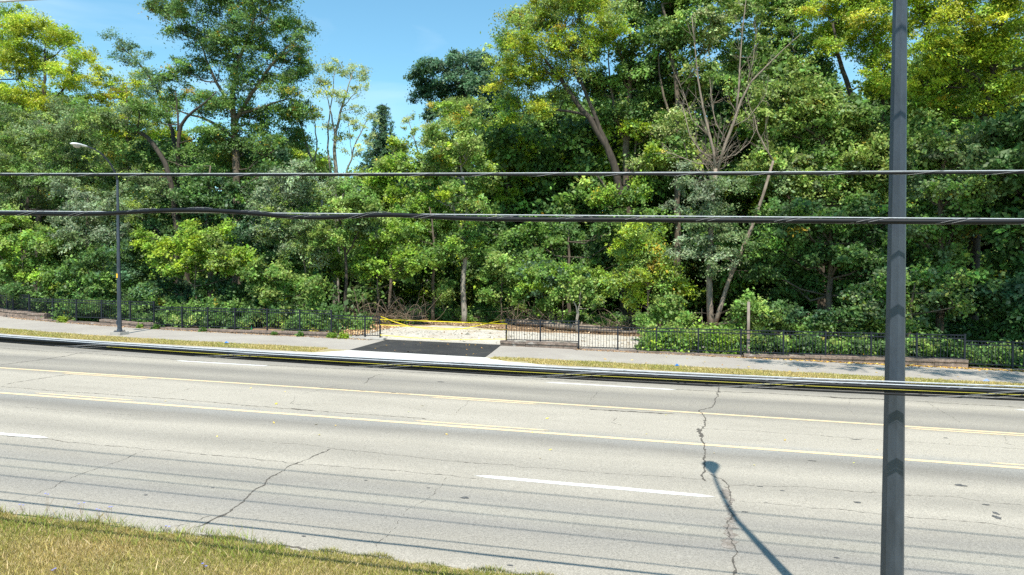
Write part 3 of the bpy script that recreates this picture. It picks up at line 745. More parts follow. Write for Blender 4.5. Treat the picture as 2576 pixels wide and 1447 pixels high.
plant('tall_tree', 'tallest deep green locust with flat layered boughs left of the sky gap', 'tree', 44,
      [(425, 30, 50), (480, 45, 60), (545, 15, 70), (610, 20, 70), (675, 45, 70), (735, 75, 48), (450, 85, 34), (520, 110, 55), (590, 110, 70), (655, 130, 70), (720, 150, 55), (755, 110, 26), (560, 175, 62), (480, 185, 52), (440, 210, 42),
       (625, 215, 66), (700, 235, 48), (735, 205, 34), (430, 265, 40), (505, 265, 60), (575, 275, 62), (650, 300, 62), (720, 300, 46), (765, 280, 32), (610, 370, 66), (680, 380, 56), (540, 345, 50), (600, -40, 80), (500, -40, 70), (690, -20, 60), (745, 355, 42), (560, 420, 56), (650, 440, 50), (395, 20, 26), (765, 175, 20)],
      'feather', [('mid', 4), ('dark', 3)], 14,
      trunk=[[(598, 700, .36), (595, 530, .30), (594, 400, .27), (590, 320, .24), (582, 250, .19), (600, 150, .13), (640, 50, .07)], [(590, 310, .16), (630, 240, .13), (690, 150, .09), (745, 100, .03)], [(586, 280, .14), (540, 200, .10), (500, 100, .05)], [(592, 350, .13), (530, 300, .10), (470, 290, .06), (430, 270, .03)], [(598, 290, .12), (660, 270, .08), (720, 250, .04)]], gold=.05, limb_r=.05, dens=.92)
plant('slender_tree', 'dark straight trunk forking left of the big locust', 'tree', 42,
      [(470, 400, 45), (520, 440, 50), (440, 440, 40), (500, 330, 30), (400, 300, 42)], 'fine', [('mid', 2), ('dark', 2)], 15, trunk=[[(452, 700, .17), (448, 520, .15), (447, 400, .14), (449, 310, .12), (478, 285, .1), (520, 262, .06), (545, 230, .03)], [(448, 330, .08), (446, 270, .05), (440, 230, .03)]], bark_m=BARK_DARK, dens=.7)
plant('leaning_tree', 'olive grey-green tree with a dark arching limb behind the left lamp', 'tree', 39,
      [(60, 380, 85), (150, 350, 80), (235, 325, 70), (310, 315, 55), (30, 300, 60), (110, 450, 80), (200, 430, 75), (300, 420, 55), (365, 470, 60), (60, 500, 80), (0, 430, 80), (170, 290, 50), (350, 280, 42), (260, 495, 55), (-70, 400, 90), (-60, 500, 80), (330, 545, 50)],
      'fine', [('olive', 4), ('light', 2), ('mid', 1)], 16, trunk=[[(450, 760, .24), (445, 560, .2), (428, 450, .17), (395, 365, .14), (350, 325, .12), (310, 308, .09), (280, 312, .04)], [(60, 760, .14), (70, 500, .1), (60, 350, .04)]], bark_m=BARK_DARK, gold=.012)
plant('bushy_tree', 'dark ivy-draped trees under the big locust canopy', 'tree', 40,
      [(430, 530, 62), (500, 500, 65), (570, 540, 62), (640, 500, 58), (480, 590, 62), (560, 610, 62), (640, 590, 60), (400, 590, 50), (380, 400, 42), (690, 440, 50)], 'broad', [('dark', 4), ('mid', 2), ('deep', 2)], 17, tr=.2)
plant('slender_tree', 'yellow-green small tree poking out right of the locust', 'tree', 49,
      [(740, 270, 36), (785, 300, 34), (760, 350, 44), (800, 235, 26), (720, 420, 48), (780, 420, 46)], 'feather', [('yel', 3), ('lime', 2), ('mid', 1)], 18,
      trunk=[[(808, 620, .12), (812, 500, .1), (790, 420, .09), (760, 330, .07), (742, 260, .03)], [(790, 420, .06), (800, 340, .05), (782, 270, .02)]], bark_m=BARK_PALE, gold=.08, dens=.55)
plant('pale_tree', 'sparse pale-barked tree with airy crown beside the sky gap', 'tree', 50,
      [(845, 180, 42), (885, 190, 36), (905, 230, 26), (820, 215, 30), (855, 250, 34), (890, 275, 22), (830, 320, 26), (870, 345, 22), (915, 195, 16)], 'fine', [('pale', 3), ('light', 2)], 19,
      trunk=[[(842, 620, .16), (845, 490, .15), (842, 400, .14), (843, 330, .11), (862, 260, .07), (885, 190, .03)], [(838, 500, .09), (828, 410, .08), (822, 340, .06), (835, 250, .04), (845, 170, .02)], [(843, 340, .07), (832, 280, .05), (818, 220, .02)], [(862, 270, .04), (890, 240, .03), (905, 215, .015)]], bark_m=BARK_PALE, dens=.42, limb_r=.03)
plant('pale_tree', 'very thin half-bare tree leaning right below the sky gap', 'tree', 49,
      [(905, 320, 26), (925, 350, 26), (890, 390, 28), (935, 300, 16), (875, 300, 16)], 'fine', [('pale', 2), ('light', 2)], 20,
      trunk=[[(850, 560, .08), (868, 450, .07), (885, 390, .06), (905, 330, .04), (930, 290, .015)], [(885, 390, .03), (880, 330, .02), (870, 290, .01)], [(870, 450, .03), (905, 420, .02), (935, 380, .01)]], bark_m=BARK_PALE, dens=.35, limb_r=.02)
# === conifer
def conifer(label, Y, utop, vtop, vbot, hw, seed):
    r = rng(seed); top = T3(utop, vtop, Y); bot = T3(utop, vbot, Y); X = top[0]; g0 = gz(X, BANK)
    w = empty('spruce_tree', (X, Y, g0)); tag(w, label, 'tree', WOODGRP)
    mb = MB(); mb.tube([(X, Y, g0 - .1), (X, Y, top[2])], [.22, .02], 8); H = top[2] - bot[2]; Rm = hw * Y / FPX
    C, Rr, cols = [], [], []
    for t in np.linspace(.02, 1, 24):
        z = top[2] - H * t; R = Rm * (.12 + .95 * t) * r.uniform(.85, 1.1); nb = int(6 + 7 * t); a0 = r.uniform(0, 6)
        for k in range(nb):
            a = a0 + 2 * pi * k / nb + r.normal(0, .1); rr = R * r.uniform(.75, 1.1); e = np.array([X + rr * cos(a), Y + rr * sin(a), z - .16 * rr])
            mb.tube([(X, Y, z + .1), e], [.03, .008], 4, False)
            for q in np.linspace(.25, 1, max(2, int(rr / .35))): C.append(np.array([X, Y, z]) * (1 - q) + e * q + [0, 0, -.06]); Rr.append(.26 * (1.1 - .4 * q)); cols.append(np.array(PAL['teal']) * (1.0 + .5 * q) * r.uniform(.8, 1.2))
    V, Fc, col = leaf_cloud(np.array(C), np.array(Rr), .8, .20, .06, np.array(cols), r, 0, .45, 42, .35)
    adopt(mb.build('trunk', BARK_DARK), w); adopt(mesh_obj('crown', V, Fc, LEAF, None, False, col), w)
conifer('dark pointed spruce standing in the low gap of the treeline', 58, 962, 262, 520, 100, 21)
# === centre
plant('oak_tree', 'dark blue-green oak with rounded lobes right of the sky gap', 'tree', 60,
      [(1062, 205, 38), (1105, 185, 42), (1145, 205, 40), (1185, 165, 40), (1220, 185, 40), (1060, 245, 34), (1100, 240, 42), (1150, 255, 48), (1200, 235, 48), (1235, 235, 42), (1110, 290, 40), (1165, 300, 46), (1260, 280, 50), (1220, 300, 50), (1080, 165, 20), (1150, 150, 18), (1300, 320, 60), (1380, 300, 60)],
      'broad', [('teal', 4), ('deep', 2)], 22, tr=.35, bark_m=BARK_DARK, dens=1.0)
plant('bushy_tree', 'light green upright tree in front of the dark oak', 'tree', 52,
      [(1120, 285, 36), (1150, 265, 30), (1190, 270, 34), (1135, 330, 46), (1190, 335, 44), (1095, 350, 34), (1160, 390, 50), (1100, 410, 46), (1200, 400, 44), (1215, 330, 30)], 'fine', [('light', 4), ('bright', 2)], 23, tr=.16, gold=.01, dens=.9)
plant('slender_tree', 'wispy half-bare sapling between the spruce and the light tree', 'tree', 54,
      [(1040, 340, 24), (1062, 370, 26), (1030, 300, 18), (1070, 320, 16), (1020, 390, 30)], 'fine', [('pale', 2), ('light', 2)], 24, trunk=[[(1062, 560, .08), (1058, 450, .07), (1050, 370, .05), (1022, 290, .015)], [(1056, 420, .04), (1070, 350, .025), (1072, 300, .01)]], bark_m=BARK_PALE, dens=.35, limb_r=.02)
plant('bushy_tree', 'yellow-green rounded tree low in the middle of the wood', 'tree', 47,
      [(1000, 420, 44), (960, 460, 40), (1040, 440, 46), (985, 500, 46), (930, 520, 44), (1030, 510, 48), (900, 460, 34), (1010, 370, 26), (960, 540, 40)], 'broad', [('light', 3), ('bright', 3), ('lime', 1)], 25, tr=.12, gold=.012)
plant('maple_tree', 'vivid lime-green maple glowing in front of dark trees', 'tree', 50,
      [(1262, 350, 40), (1300, 385, 44), (1240, 400, 38), (1270, 430, 46), (1320, 450, 40), (1240, 470, 40), (1275, 500, 42)], 'broad', [('lime', 4), ('bright', 2)], 26, tr=.14)
plant('slender_tree', 'tree with a tall bare pale trunk right behind the lot', 'tree', 41,
      [(1130, 420, 60), (1180, 380, 54), (1100, 370, 46), (1160, 320, 44), (1190, 470, 54), (1090, 470, 52), (1140, 500, 52), (1205, 530, 40), (1085, 410, 40), (1175, 640, 26, -.3), (1190, 600, 24, -.3), (1160, 570, 24, -.2)],
      'shrub', [('light', 3), ('mid', 3), ('lime', 1)], 27, trunk=[[(1168, 812, .19), (1165, 740, .16), (1167, 660, .14), (1176, 600, .12), (1178, 520, .1), (1160, 420, .07), (1150, 330, .03)], [(1172, 610, .08), (1150, 570, .06), (1142, 520, .04)]], gold=.02, dens=.8, bark_m=BARK_PALE)
plant('slender_tree', 'second thinner trunk left of the tall bare pale one', 'tree', 40.8,
      [(1060, 600, 50), (1110, 580, 48), (1040, 550, 46), (1095, 655, 34), (1120, 630, 36), (1015, 600, 40), (1075, 530, 44)], 'shrub', [('mid', 3), ('bright', 2)], 28, trunk=[[(1090, 808, .11), (1089, 740, .10), (1090, 660, .085), (1095, 580, .06), (1080, 520, .03)]])
plant('sapling', 'short broken stem with a small leafy tuft between two trunks', 'tree', 41.5,
      [(1118, 735, 14), (1112, 755, 12), (1124, 715, 10)], 'shrub', [('light', 2), ('mid', 1)], 29, trunk=[[(1115, 800, .05), (1117, 770, .05), (1119, 720, .03)]], limb_r=.015, bark_m=BARK)
plant('small_tree', 'small crooked dark-stemmed tree behind the left end of the lot', 'tree', 36.5,
      [(850, 540, 52), (900, 520, 50), (830, 600, 46), (910, 590, 44), (870, 480, 42), (940, 560, 38), (800, 560, 40)], 'shrub', [('mid', 3), ('light', 2), ('olive', 1)], 30, trunk=[[(868, 790, .10), (866, 740, .09), (876, 680, .085), (872, 640, .075), (862, 590, .06), (850, 530, .03)], [(872, 640, .05), (895, 600, .04), (915, 560, .02)]], bark_m=BARK_DARK)
# === big central right
plant('leaning_tree', 'massive leaning tree with dark forked trunk and golden-green crown', 'tree', 45,
      [(1275, 120, 46), (1320, 80, 52), (1375, 60, 56), (1430, 40, 60), (1490, 40, 60), (1300, 165, 56), (1360, 135, 62), (1425, 110, 62), (1490, 110, 60), (1265, 205, 34), (1320, 225, 50), (1385, 200, 56), (1280, 265, 34), (1340, 280, 40), (1450, 180, 54), (1545, 70, 50), (1310, 35, 28), (1380, 10, 40), (1450, -20, 60), (1250, 155, 22), (1410, 255, 40), (1270, 310, 24)],
      'feather', [('lime', 3), ('yel', 2), ('light', 3), ('mid', 1)], 31,
      trunk=[[(1572, 800, .36), (1574, 640, .31), (1566, 500, .28), (1552, 430, .25), (1520, 355, .21), (1470, 280, .17), (1420, 215, .14), (1385, 170, .10), (1350, 120, .04)], [(1562, 470, .20), (1545, 420, .18), (1515, 345, .16), (1490, 270, .12), (1440, 160, .09), (1420, 70, .05)], [(1495, 300, .10), (1420, 272, .08), (1350, 275, .05), (1290, 290, .02)], [(1540, 520, .10), (1525, 470, .09), (1500, 440, .05)]], gold=.06, bark_m=BARK_DARK, limb_r=.05, dens=.95)
plant('tall_tree', 'tall upright grey trunk with broad green crown behind the leaning tree', 'tree', 47,
      [(1560, 130, 58), (1610, 60, 62), (1660, 100, 60), (1590, 190, 58), (1650, 190, 58), (1540, 230, 52), (1620, 260, 56), (1700, 40, 60), (1560, 10, 60), (1680, 160, 50), (1560, 300, 52), (1640, 330, 56), (1490, 220, 44), (1690, 250, 50), (1640, -20, 60)],
      'broad', [('mid', 4), ('light', 2), ('dark', 2)], 32, trunk=[[(1580, 800, .34), (1580, 600, .30), (1578, 480, .27), (1574, 380, .24), (1580, 290, .2), (1585, 180, .14), (1600, 60, .06)], [(1576, 360, .14), (1550, 300, .11), (1535, 220, .07), (1530, 120, .03)], [(1590, 470, .07), (1600, 350, .06), (1615, 290, .03)]], bark_m=BARK)
plant('bushy_tree', 'dark shadowy trees filling the middle behind the leaning trunk', 'tree', 54,
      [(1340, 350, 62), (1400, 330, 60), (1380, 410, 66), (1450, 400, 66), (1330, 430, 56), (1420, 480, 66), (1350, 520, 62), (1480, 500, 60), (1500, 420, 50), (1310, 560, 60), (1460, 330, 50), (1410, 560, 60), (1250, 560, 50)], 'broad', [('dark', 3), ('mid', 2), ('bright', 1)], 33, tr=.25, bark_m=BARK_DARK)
plant('bushy_tree', 'bright yellow-flecked understorey tree below the leaning crown', 'tree', 49,
      [(1530, 330, 32), (1520, 390, 36), (1600, 400, 44), (1620, 450, 44), (1510, 460, 34), (1480, 560, 50), (1540, 590, 46), (1600, 500, 40, -5), (1520, 500, 34, -5), (1620, 560, 40, -5), (1640, 390, 30, -5), (1600, 330, 24, -3)], 'broad', [('bright', 3), ('mid', 2), ('lime', 1)], 34, tr=.12, gold=.03)
plant('bushy_tree', 'deep green mid-storey tree right of the pale trunk', 'tree', 44.5,
      [(1290, 620, 56), (1350, 600, 56), (1410, 620, 58), (1470, 640, 54), (1250, 650, 48), (1330, 670, 52), (1530, 660, 50), (1230, 590, 44), (1575, 600, 44, -1.5), (1590, 670, 44, -2), (1550, 570, 34, -2), (1610, 560, 34, -1.5)], 'broad', [('mid', 3), ('dark', 3)], 35, tr=.14)
plant('tall_tree', 'light heart-leaved tree glimpsed behind the bare branches', 'tree', 46,
      [(1760, 60, 54), (1800, 110, 50), (1720, 110, 46), (1760, 190, 46), (1730, 230, 36), (1840, 60, 50), (1790, 10, 60), (1850, 140, 46), (1860, 230, 44), (1700, 340, 50), (1720, 410, 48), (1650, 420, 46), (1700, -10, 60), (1880, 20, 60)],
      'broad', [('light', 3), ('mid', 2), ('pale', 1)], 36, trunk=[[(1700, 800, .26), (1705, 600, .22), (1700, 420, .2), (1705, 260, .16), (1690, 120, .12), (1665, 10, .08)], [(1702, 300, .1), (1740, 200, .07), (1770, 110, .03)], [(1704, 330, .1), (1660, 230, .07), (1655, 120, .03)]], dens=.85)
# dead tree with two stems and a willowy lower crown
def rand_twigs(r, P, R, n, length, spread=.6, rad=.02):
    out = []
    for _ in range(n):
        k = r.integers(1, len(P)); t = r.random(); s = P[k - 1] * (1 - t) + P[k] * t; d = unit(r.normal(0, spread, (1, 3)) + unit((P[k] - P[k - 1])[None]) * .7 + [[0, 0, .35]])[0]
        Lg = length * r.uniform(.4, 1.1); a = s + d * Lg * .4 + r.normal(0, .06, 3); e = s + d * Lg + r.normal(0, .1, 3) + [0, 0, .15 * Lg]
        out.append(([s, a, e], [rad, rad * .6, .006]))
        for _ in range(2):
            d2 = unit((d + r.normal(0, .5, 3))[None])[0]; out.append(([a, a + d2 * Lg * .3, a + d2 * Lg * .55 + [0, 0, .1]], [rad * .5, rad * .35, .005]))
    return out
r = rng(37); Yd = 38.0
w = empty('dead_tree', (float(T3(1790, 825, Yd)[0]), Yd, gz(float(T3(1790, 825, Yd)[0]), BANK)))
tag(w, 'bare pale branching tree with two trunks and grey willowy tufts', 'tree', WOODGRP)
def stem_pts(s): return [T3(q[0], q[1], Yd + (q[3] if len(q) > 3 else 0)) for q in s], [q[2] for q in s]
main = [[(1790, 838, .26), (1786, 780, .22), (1784, 700, .20), (1788, 600, .18), (1792, 500, .17), (1800, 425, .16)],
        [(1795, 825, .18), (1812, 775, .15), (1832, 710, .14), (1862, 640, .13), (1892, 570, .12), (1920, 490, .10), (1945, 405, .08)]]
bare = [[(1800, 430, .12), (1795, 380, .11), (1782, 330, .10), (1768, 270, .08), (1756, 200, .06), (1748, 120, .04), (1740, 40, .02)],
        [(1805, 430, .13), (1822, 370, .12), (1845, 310, .11), (1866, 250, .09), (1890, 205, .07), (1930, 165, .05), (1965, 130, .035), (2015, 85, .015)],
        [(1850, 300, .08), (1858, 230, .07), (1862, 150, .05), (1868, 70, .035), (1878, -10, .02)],
        [(1795, 400, .06), (1760, 380, .05), (1735, 340, .04), (1718, 270, .02)], [(1798, 415, .05), (1755, 412, .04), (1712, 395, .03), (1675, 380, .012)],
        [(1830, 360, .05), (1800, 310, .04), (1790, 260, .03), (1786, 200, .012)], [(1810, 400, .05), (1850, 390, .04), (1885, 360, .025), (1905, 320, .012)],
        [(1945, 405, .06), (1925, 370, .045), (1905, 330, .035), (1896, 285, .015)], [(1880, 215, .035), (1895, 150, .025), (1900, 90, .01)], [(1840, 320, .04), (1880, 300, .03), (1920, 250, .015)],
        [(1832, 690, .05), (1850, 668, .035), (1875, 655, .015)], [(1780, 340, .05), (1740, 300, .035), (1722, 240, .02), (1700, 190, .01)]]
mb = MB()
for s in main: P, R_ = stem_pts(s); mb.tube(P, np.array(R_) * .8, 10)
adopt(mb.build('trunk', DEADWOOD, smooth=True), w)
mb = MB()
for i, s in enumerate(bare):
    P, R_ = stem_pts([(*q[:3], 0.25 * (i % 3 - 1) * j / len(s)) for j, q in enumerate(s)]); P = np.array(P); mb.tube(P, np.array(R_) * .72, 7)
    for p_, r_ in rand_twigs(r, P, R_, 13 if i < 3 else 8, 1.25, .5, .016): mb.tube(p_, r_, 4, False)
P, R_ = stem_pts(main[0][4:])
for p_, r_ in rand_twigs(r, np.array([T3(1800, 470, Yd), T3(1800, 420, Yd), T3(1802, 380, Yd)]), 0, 34, 1.9, .85, .022): mb.tube(p_, r_, 4, False)
adopt(mb.build('bare_branches', DEADWOOD, smooth=True), w)
Ls = [(T3(u, v, Yd - .3 + r.uniform(-.6, .6)), q * Yd / FPX) for u, v, q in [(1740, 470, 34), (1780, 500, 42), (1830, 470, 38), (1765, 560, 42), (1810, 590, 40), (1740, 610, 36), (1850, 540, 26), (1780, 650, 32), (1720, 420, 22), (1830, 640, 24), (1700, 520, 22), (1715, 650, 30), (1800, 530, 34), (1790, 690, 26), (1840, 600, 26), (1860, 660, 22)]]
Ls = [(c + [0, -.5 * (i % 2), 0], q) for i, (c, q) in enumerate(Ls)]; V, Fc, col, _ = lobes_to_leaves(Ls, 'fine', [('olive', 3), ('silver', 3)], r, .0, .9); adopt(mesh_obj('crown', V, Fc, LEAF, None, False, col), w)
# === right
plant('bushy_tree', 'large light green tree mass between bare branches and near pole', 'tree', 42,
      [(1960, 330, 56), (2020, 300, 60), (2080, 330, 64), (2140, 310, 60), (2190, 350, 56), (1940, 400, 52), (2000, 390, 62), (2070, 410, 66), (2140, 400, 64), (2200, 430, 60), (1980, 470, 60), (2050, 490, 64), (2120, 480, 64), (2190, 510, 60), (1960, 240, 50), (2010, 220, 48), (2060, 255, 42), (1910, 300, 40), (1900, 460, 40), (2240, 480, 60), (2250, 390, 50)],
      'broad', [('light', 5), ('olive', 1), ('mid', 2)], 38, tr=.26, gold=.012)
plant('tall_tree', 'broad green crown above and right of the bare branches', 'tree', 50,
      [(1900, 130, 56), (1960, 60, 60), (1950, 170, 56), (2010, 130, 54), (1920, -10, 60), (2020, 30, 60), (2060, 180, 40), (1890, 210, 44), (2090, 90, 40)], 'broad', [('mid', 3), ('light', 2), ('dark', 1)], 39, tr=.3)
plant('tall_tree', 'yellow-green feathery crown left of the near pole top', 'tree', 46,
      [(2080, 40, 56), (2140, 20, 60), (2130, 90, 54), (2200, 60, 60), (2190, 130, 54), (2250, 90, 50), (2240, 170, 44), (2090, 130, 30), (2230, -10, 60), (2160, -40, 60), (2190, 200, 30), (2260, 230, 40)], 'feather', [('lime', 3), ('bright', 3), ('yel', 1)], 40,
      trunk=[[(2195, 800, .26), (2190, 560, .24), (2180, 380, .2), (2150, 260, .16), (2110, 150, .12), (2095, 60, .06)], [(2185, 420, .14), (2230, 300, .12), (2215, 220, .08), (2190, 150, .04)]], gold=.05, bark_m=BARK_DARK)
plant('tall_tree', 'golden-green feathery tree with dark curving trunk at right edge', 'tree', 40,
      [(2320, 60, 56), (2380, 30, 60), (2440, 60, 60), (2500, 40, 60), (2560, 80, 56), (2340, 130, 50), (2400, 130, 58), (2460, 130, 56), (2530, 150, 56), (2320, 210, 48), (2380, 210, 54), (2440, 220, 50), (2560, 230, 54), (2480, 285, 32), (2500, 270, 30), (2340, 280, 40), (2400, 290, 44), (2600, 20, 70), (2640, 150, 70), (2540, -30, 70), (2420, -40, 70), (2300, -10, 50)],
      'feather', [('lime', 4), ('yel', 2), ('bright', 3)], 41, trunk=[[(2440, 860, .34), (2445, 700, .3), (2452, 560, .28), (2462, 440, .24), (2474, 340, .2), (2486, 250, .18), (2500, 170, .15), (2516, 90, .12), (2530, 0, .08)], [(2488, 235, .12), (2450, 190, .10), (2410, 160, .08), (2360, 130, .04)], [(2500, 180, .1), (2470, 130, .07), (2450, 90, .04)], [(2510, 110, .08), (2545, 80, .05), (2580, 70, .03)]], gold=.02, bark_m=BARK_DARK)
plant('bushy_tree', 'olive-green leafy tree just right of the near pole', 'tree', 37,
      [(2320, 380, 52), (2380, 400, 58), (2440, 390, 52), (2330, 470, 54), (2400, 480, 60), (2340, 560, 56), (2410, 580, 60), (2300, 430, 40), (2470, 500, 50), (2390, 660, 50), (2300, 600, 50), (2310, 330, 36)], 'broad', [('light', 3), ('olive', 2), ('mid', 3)], 42, tr=.2, gold=.012)
plant('bushy_tree', 'dark green tree at the right edge under the golden crown', 'tree', 36,
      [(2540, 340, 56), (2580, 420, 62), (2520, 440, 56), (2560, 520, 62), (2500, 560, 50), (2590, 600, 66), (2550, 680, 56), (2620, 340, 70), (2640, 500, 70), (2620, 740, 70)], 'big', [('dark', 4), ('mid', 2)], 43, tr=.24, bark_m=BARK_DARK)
plant('bushy_tree', 'dense green wall of leaves, darkened for shade, left of the near pole', 'tree', 38,
      [(2000, 560, 58), (2070, 580, 60), (2140, 570, 58), (2210, 590, 56), (1960, 630, 56), (2030, 650, 60), (2110, 650, 60), (2190, 670, 58), (1930, 560, 44), (2260, 560, 40), (2250, 660, 48), (1920, 690, 48), (1990, 720, 46), (2080, 720, 46), (2160, 725, 44)], 'broad', [('mid', 2), ('dark', 5)], 44, tr=.2, gold=.004)  # leaf mix weighted dark to put the shade into the colour
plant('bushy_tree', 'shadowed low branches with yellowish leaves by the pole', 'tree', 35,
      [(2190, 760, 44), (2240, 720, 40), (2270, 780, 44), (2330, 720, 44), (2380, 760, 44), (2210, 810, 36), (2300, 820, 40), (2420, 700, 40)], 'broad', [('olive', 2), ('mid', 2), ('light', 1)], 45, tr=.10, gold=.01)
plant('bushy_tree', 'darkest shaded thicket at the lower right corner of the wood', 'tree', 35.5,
      [(2450, 770, 48), (2510, 740, 50), (2570, 790, 54), (2480, 830, 40), (2540, 850, 44), (2600, 840, 50)], 'broad', [('deep', 3), ('dark', 3)], 46, tr=.12, bark_m=BARK_DARK)  # shade of this corner is painted in through the darkest leaf colours

# === shrubs along the edge
SG = 'shrubs and vines at the wood edge'
def shrub(label, Y, lob, mixc, seed, style='shrub', gold=0, dens=1.0, tr=.05, trunk=None, name='shrub', bark_m=None, depth=.35):
    plant(name, label, 'shrub', Y, lob, style, mixc, seed, trunk=trunk, tr=tr, gold=gold, dens=dens, group=SG, depth=depth, limb_r=.03, twigs=.8, bark_m=bark_m)
shrub('bright vine-covered shrub at the far left edge', 35, [(40, 620, 56), (90, 600, 50), (20, 690, 56), (80, 680, 52), (130, 620, 40), (-40, 640, 60), (110, 700, 34), (30, 560, 40)], [('bright', 3), ('light', 2), ('mid', 2)], 50, gold=.008)
shrub('wispy grey-olive shrub left of the lamp post', 35.5, [(170, 560, 50), (225, 540, 52), (200, 610, 44), (275, 520, 46), (160, 480, 40), (300, 590, 40), (250, 590, 40), (210, 500, 40)], [('olive', 3), ('silver', 3)], 51, 'fine')
shrub('dark green layered shrub around the lamp post', 34.5, [(220, 670, 46), (280, 650, 44), (190, 720, 40), (250, 730, 44), (310, 700, 44), (330, 640, 42), (150, 700, 34), (350, 740, 40)], [('mid', 3), ('dark', 3), ('teal', 1)], 52)
shrub('low leafy shrub over the fence at far left', 33, [(20, 740, 26), (80, 760, 20), (200, 765, 20), (-30, 740, 30)], [('dark', 4), ('mid', 1)], 53)
shrub('vivid grape vine draped over dark branches right of the lamp post', 34.5, [(430, 630, 44), (480, 610, 44), (530, 600, 40), (500, 660, 44), (560, 650, 40), (450, 690, 36), (600, 690, 34), (550, 575, 26), (400, 650, 34), (360, 600, 30), (620, 650, 30)], [('bright', 4), ('lime', 2), ('light', 1)], 54)
shrub('dark hollow thicket under the grape vine', 35.5, [(400, 730, 44), (460, 740, 42), (530, 730, 44), (590, 745, 40), (650, 740, 40), (370, 690, 36), (620, 620, 48), (670, 670, 40)], [('dark', 3), ('deep', 3)], 55)
shrub('large silvery-olive willow shrub left of centre', 35.5, [(680, 500, 50), (730, 480, 52), (785, 500, 44), (650, 540, 38), (720, 550, 52), (770, 570, 44), (700, 600, 44), (750, 630, 42), (790, 650, 30), (700, 455, 34), (760, 440, 30), (660, 590, 34)], [('silver', 3), ('olive', 3), ('light', 1)], 56, 'fine',
      trunk=[[(778, 780, .05), (774, 720, .045), (762, 640, .04), (740, 560, .03), (720, 490, .015)], [(776, 730, .02), (786, 700, .015)]])
shrub('mid-green shrub behind the fence below the willow shrub', 34, [(650, 720, 36), (700, 690, 38), (740, 720, 36), (690, 750, 30), (790, 730, 34), (640, 680, 30), (800, 760, 22)], [('mid', 3), ('light', 2)], 57)
shrub('sunlit shrubs above the left brush pile', 38, [(920, 660, 40), (970, 640, 44), (1020, 660, 44), (960, 690, 36), (1010, 700, 36), (1040, 670, 30), (900, 690, 30), (940, 600, 40), (1000, 590, 44), (860, 690, 28), (830, 650, 34)], [('bright', 3), ('mid', 3), ('light', 1)], 58)
shrub('leafy clump right of the tall bare trunk', 41, [(1230, 700, 36), (1270, 730, 34), (1220, 750, 26), (1290, 690, 30), (1310, 760, 22), (1250, 660, 30)], [('mid', 3), ('light', 2)], 59)
shrub('broad arching shrub behind the right half of the lot', 40, [(1330, 730, 34), (1380, 700, 36), (1430, 690, 38), (1490, 700, 38), (1400, 740, 32), (1350, 690, 30), (1520, 730, 32), (1460, 740, 28), (1370, 770, 20)], [('bright', 2), ('mid', 3), ('teal', 1)], 60)
shrub('little twin-stemmed tree-like shrub behind the right fence panels', 38, [(1430, 720, 26), (1470, 735, 26), (1500, 760, 20), (1410, 745, 18)], [('mid', 2), ('light', 1)], 61, bark_m=BARK_PALE,
      trunk=[[(1452, 800, .05), (1450, 770, .045), (1438, 745, .035), (1425, 720, .02)], [(1452, 795, .035), (1458, 760, .03), (1462, 730, .015)]])
shrub('yellowing feathery shrub left of the two-trunked tree', 38, [(1580, 640, 40), (1630, 620, 38), (1660, 660, 40), (1600, 700, 40), (1650, 720, 38), (1560, 700, 28), (1690, 690, 34), (1610, 750, 30), (1670, 770, 32), (1590, 590, 30), (1710, 740, 30)], [('lime', 3), ('light', 2), ('mid', 2)], 62, 'feather', gold=.07)
shrub('green undergrowth at the foot of the two-trunked tree', 34.5, [(1640, 810, 24), (1690, 805, 24), (1735, 805, 24), (1850, 800, 24), (1880, 775, 26), (1920, 795, 26), (1660, 780, 20), (1700, 770, 22), (1760, 835, 16), (1830, 838, 16)], [('mid', 3), ('light', 2)], 63)
shrub('low shrub, leaves darkened for shade, between the wooden post and the near pole', 34, [(1950, 780, 26), (2000, 800, 24), (2070, 815, 24), (2120, 800, 26)], [('dark', 3), ('deep', 2)], 64)  # dark leaf mix stands in for shade under the trees

# ------------------------------------------------------------------ far wood: one mass
r = rng(70); L = []
def skyline(u):
    return np.interp(u, [-400, 0, 240, 380, 460, 700, 800, 860, 900, 1040, 1120, 1240, 1900, 2050, 2120, 2200, 2400, 3000], [250, 250, 300, 360, 380, 380, 430, 500, 520, 480, 420, 330, 180, 200, 300, 230, 150, 150])
for Y in (49, 53, 57, 62, 68, 76):
    for u in np.arange(-500, 3100, 62):
        top = skyline(u) + r.uniform(0, 50)
        for v in np.arange(top, 800, 62):
            if r.random() < .8: L.append((T3(u + r.normal(0, 20), v + r.normal(0, 15), Y + r.uniform(-2.5, 2.5)), r.uniform(34, 52) * Y / FPX))
ST['far'] = (.30, .2, .62, 40, 5.0, .6)
V, Fc, col, C = lobes_to_leaves(L, 'far', [('mid', 3), ('dark', 4), ('light', 1), ('lime', .5)], r, .01, 1.0)
o = mesh_obj('far_wood', V, Fc, LEAF, None, False, col); tag(o, 'dense green wood receding behind the nearer trees', 'wood', None, 'stuff')
mb = MB()
for k in range(70):
    u = r.uniform(-400, 3000); Y = r.uniform(50, 68); X = T3(u, 700, Y)[0]; h = r.uniform(8, 13); R0 = r.uniform(.08, .22); lean = r.normal(0, .5, 2)
    mb.tube([(X, Y, gz(X)), (X + lean[0] * .4, Y + lean[1] * .4, gz(X) + h * .5), (X + lean[0], Y + lean[1], gz(X) + h)], [R0, R0 * .8, R0 * .4], 6, False)
o2 = mb.build('far_trunks', BARK_DARK, o, True)

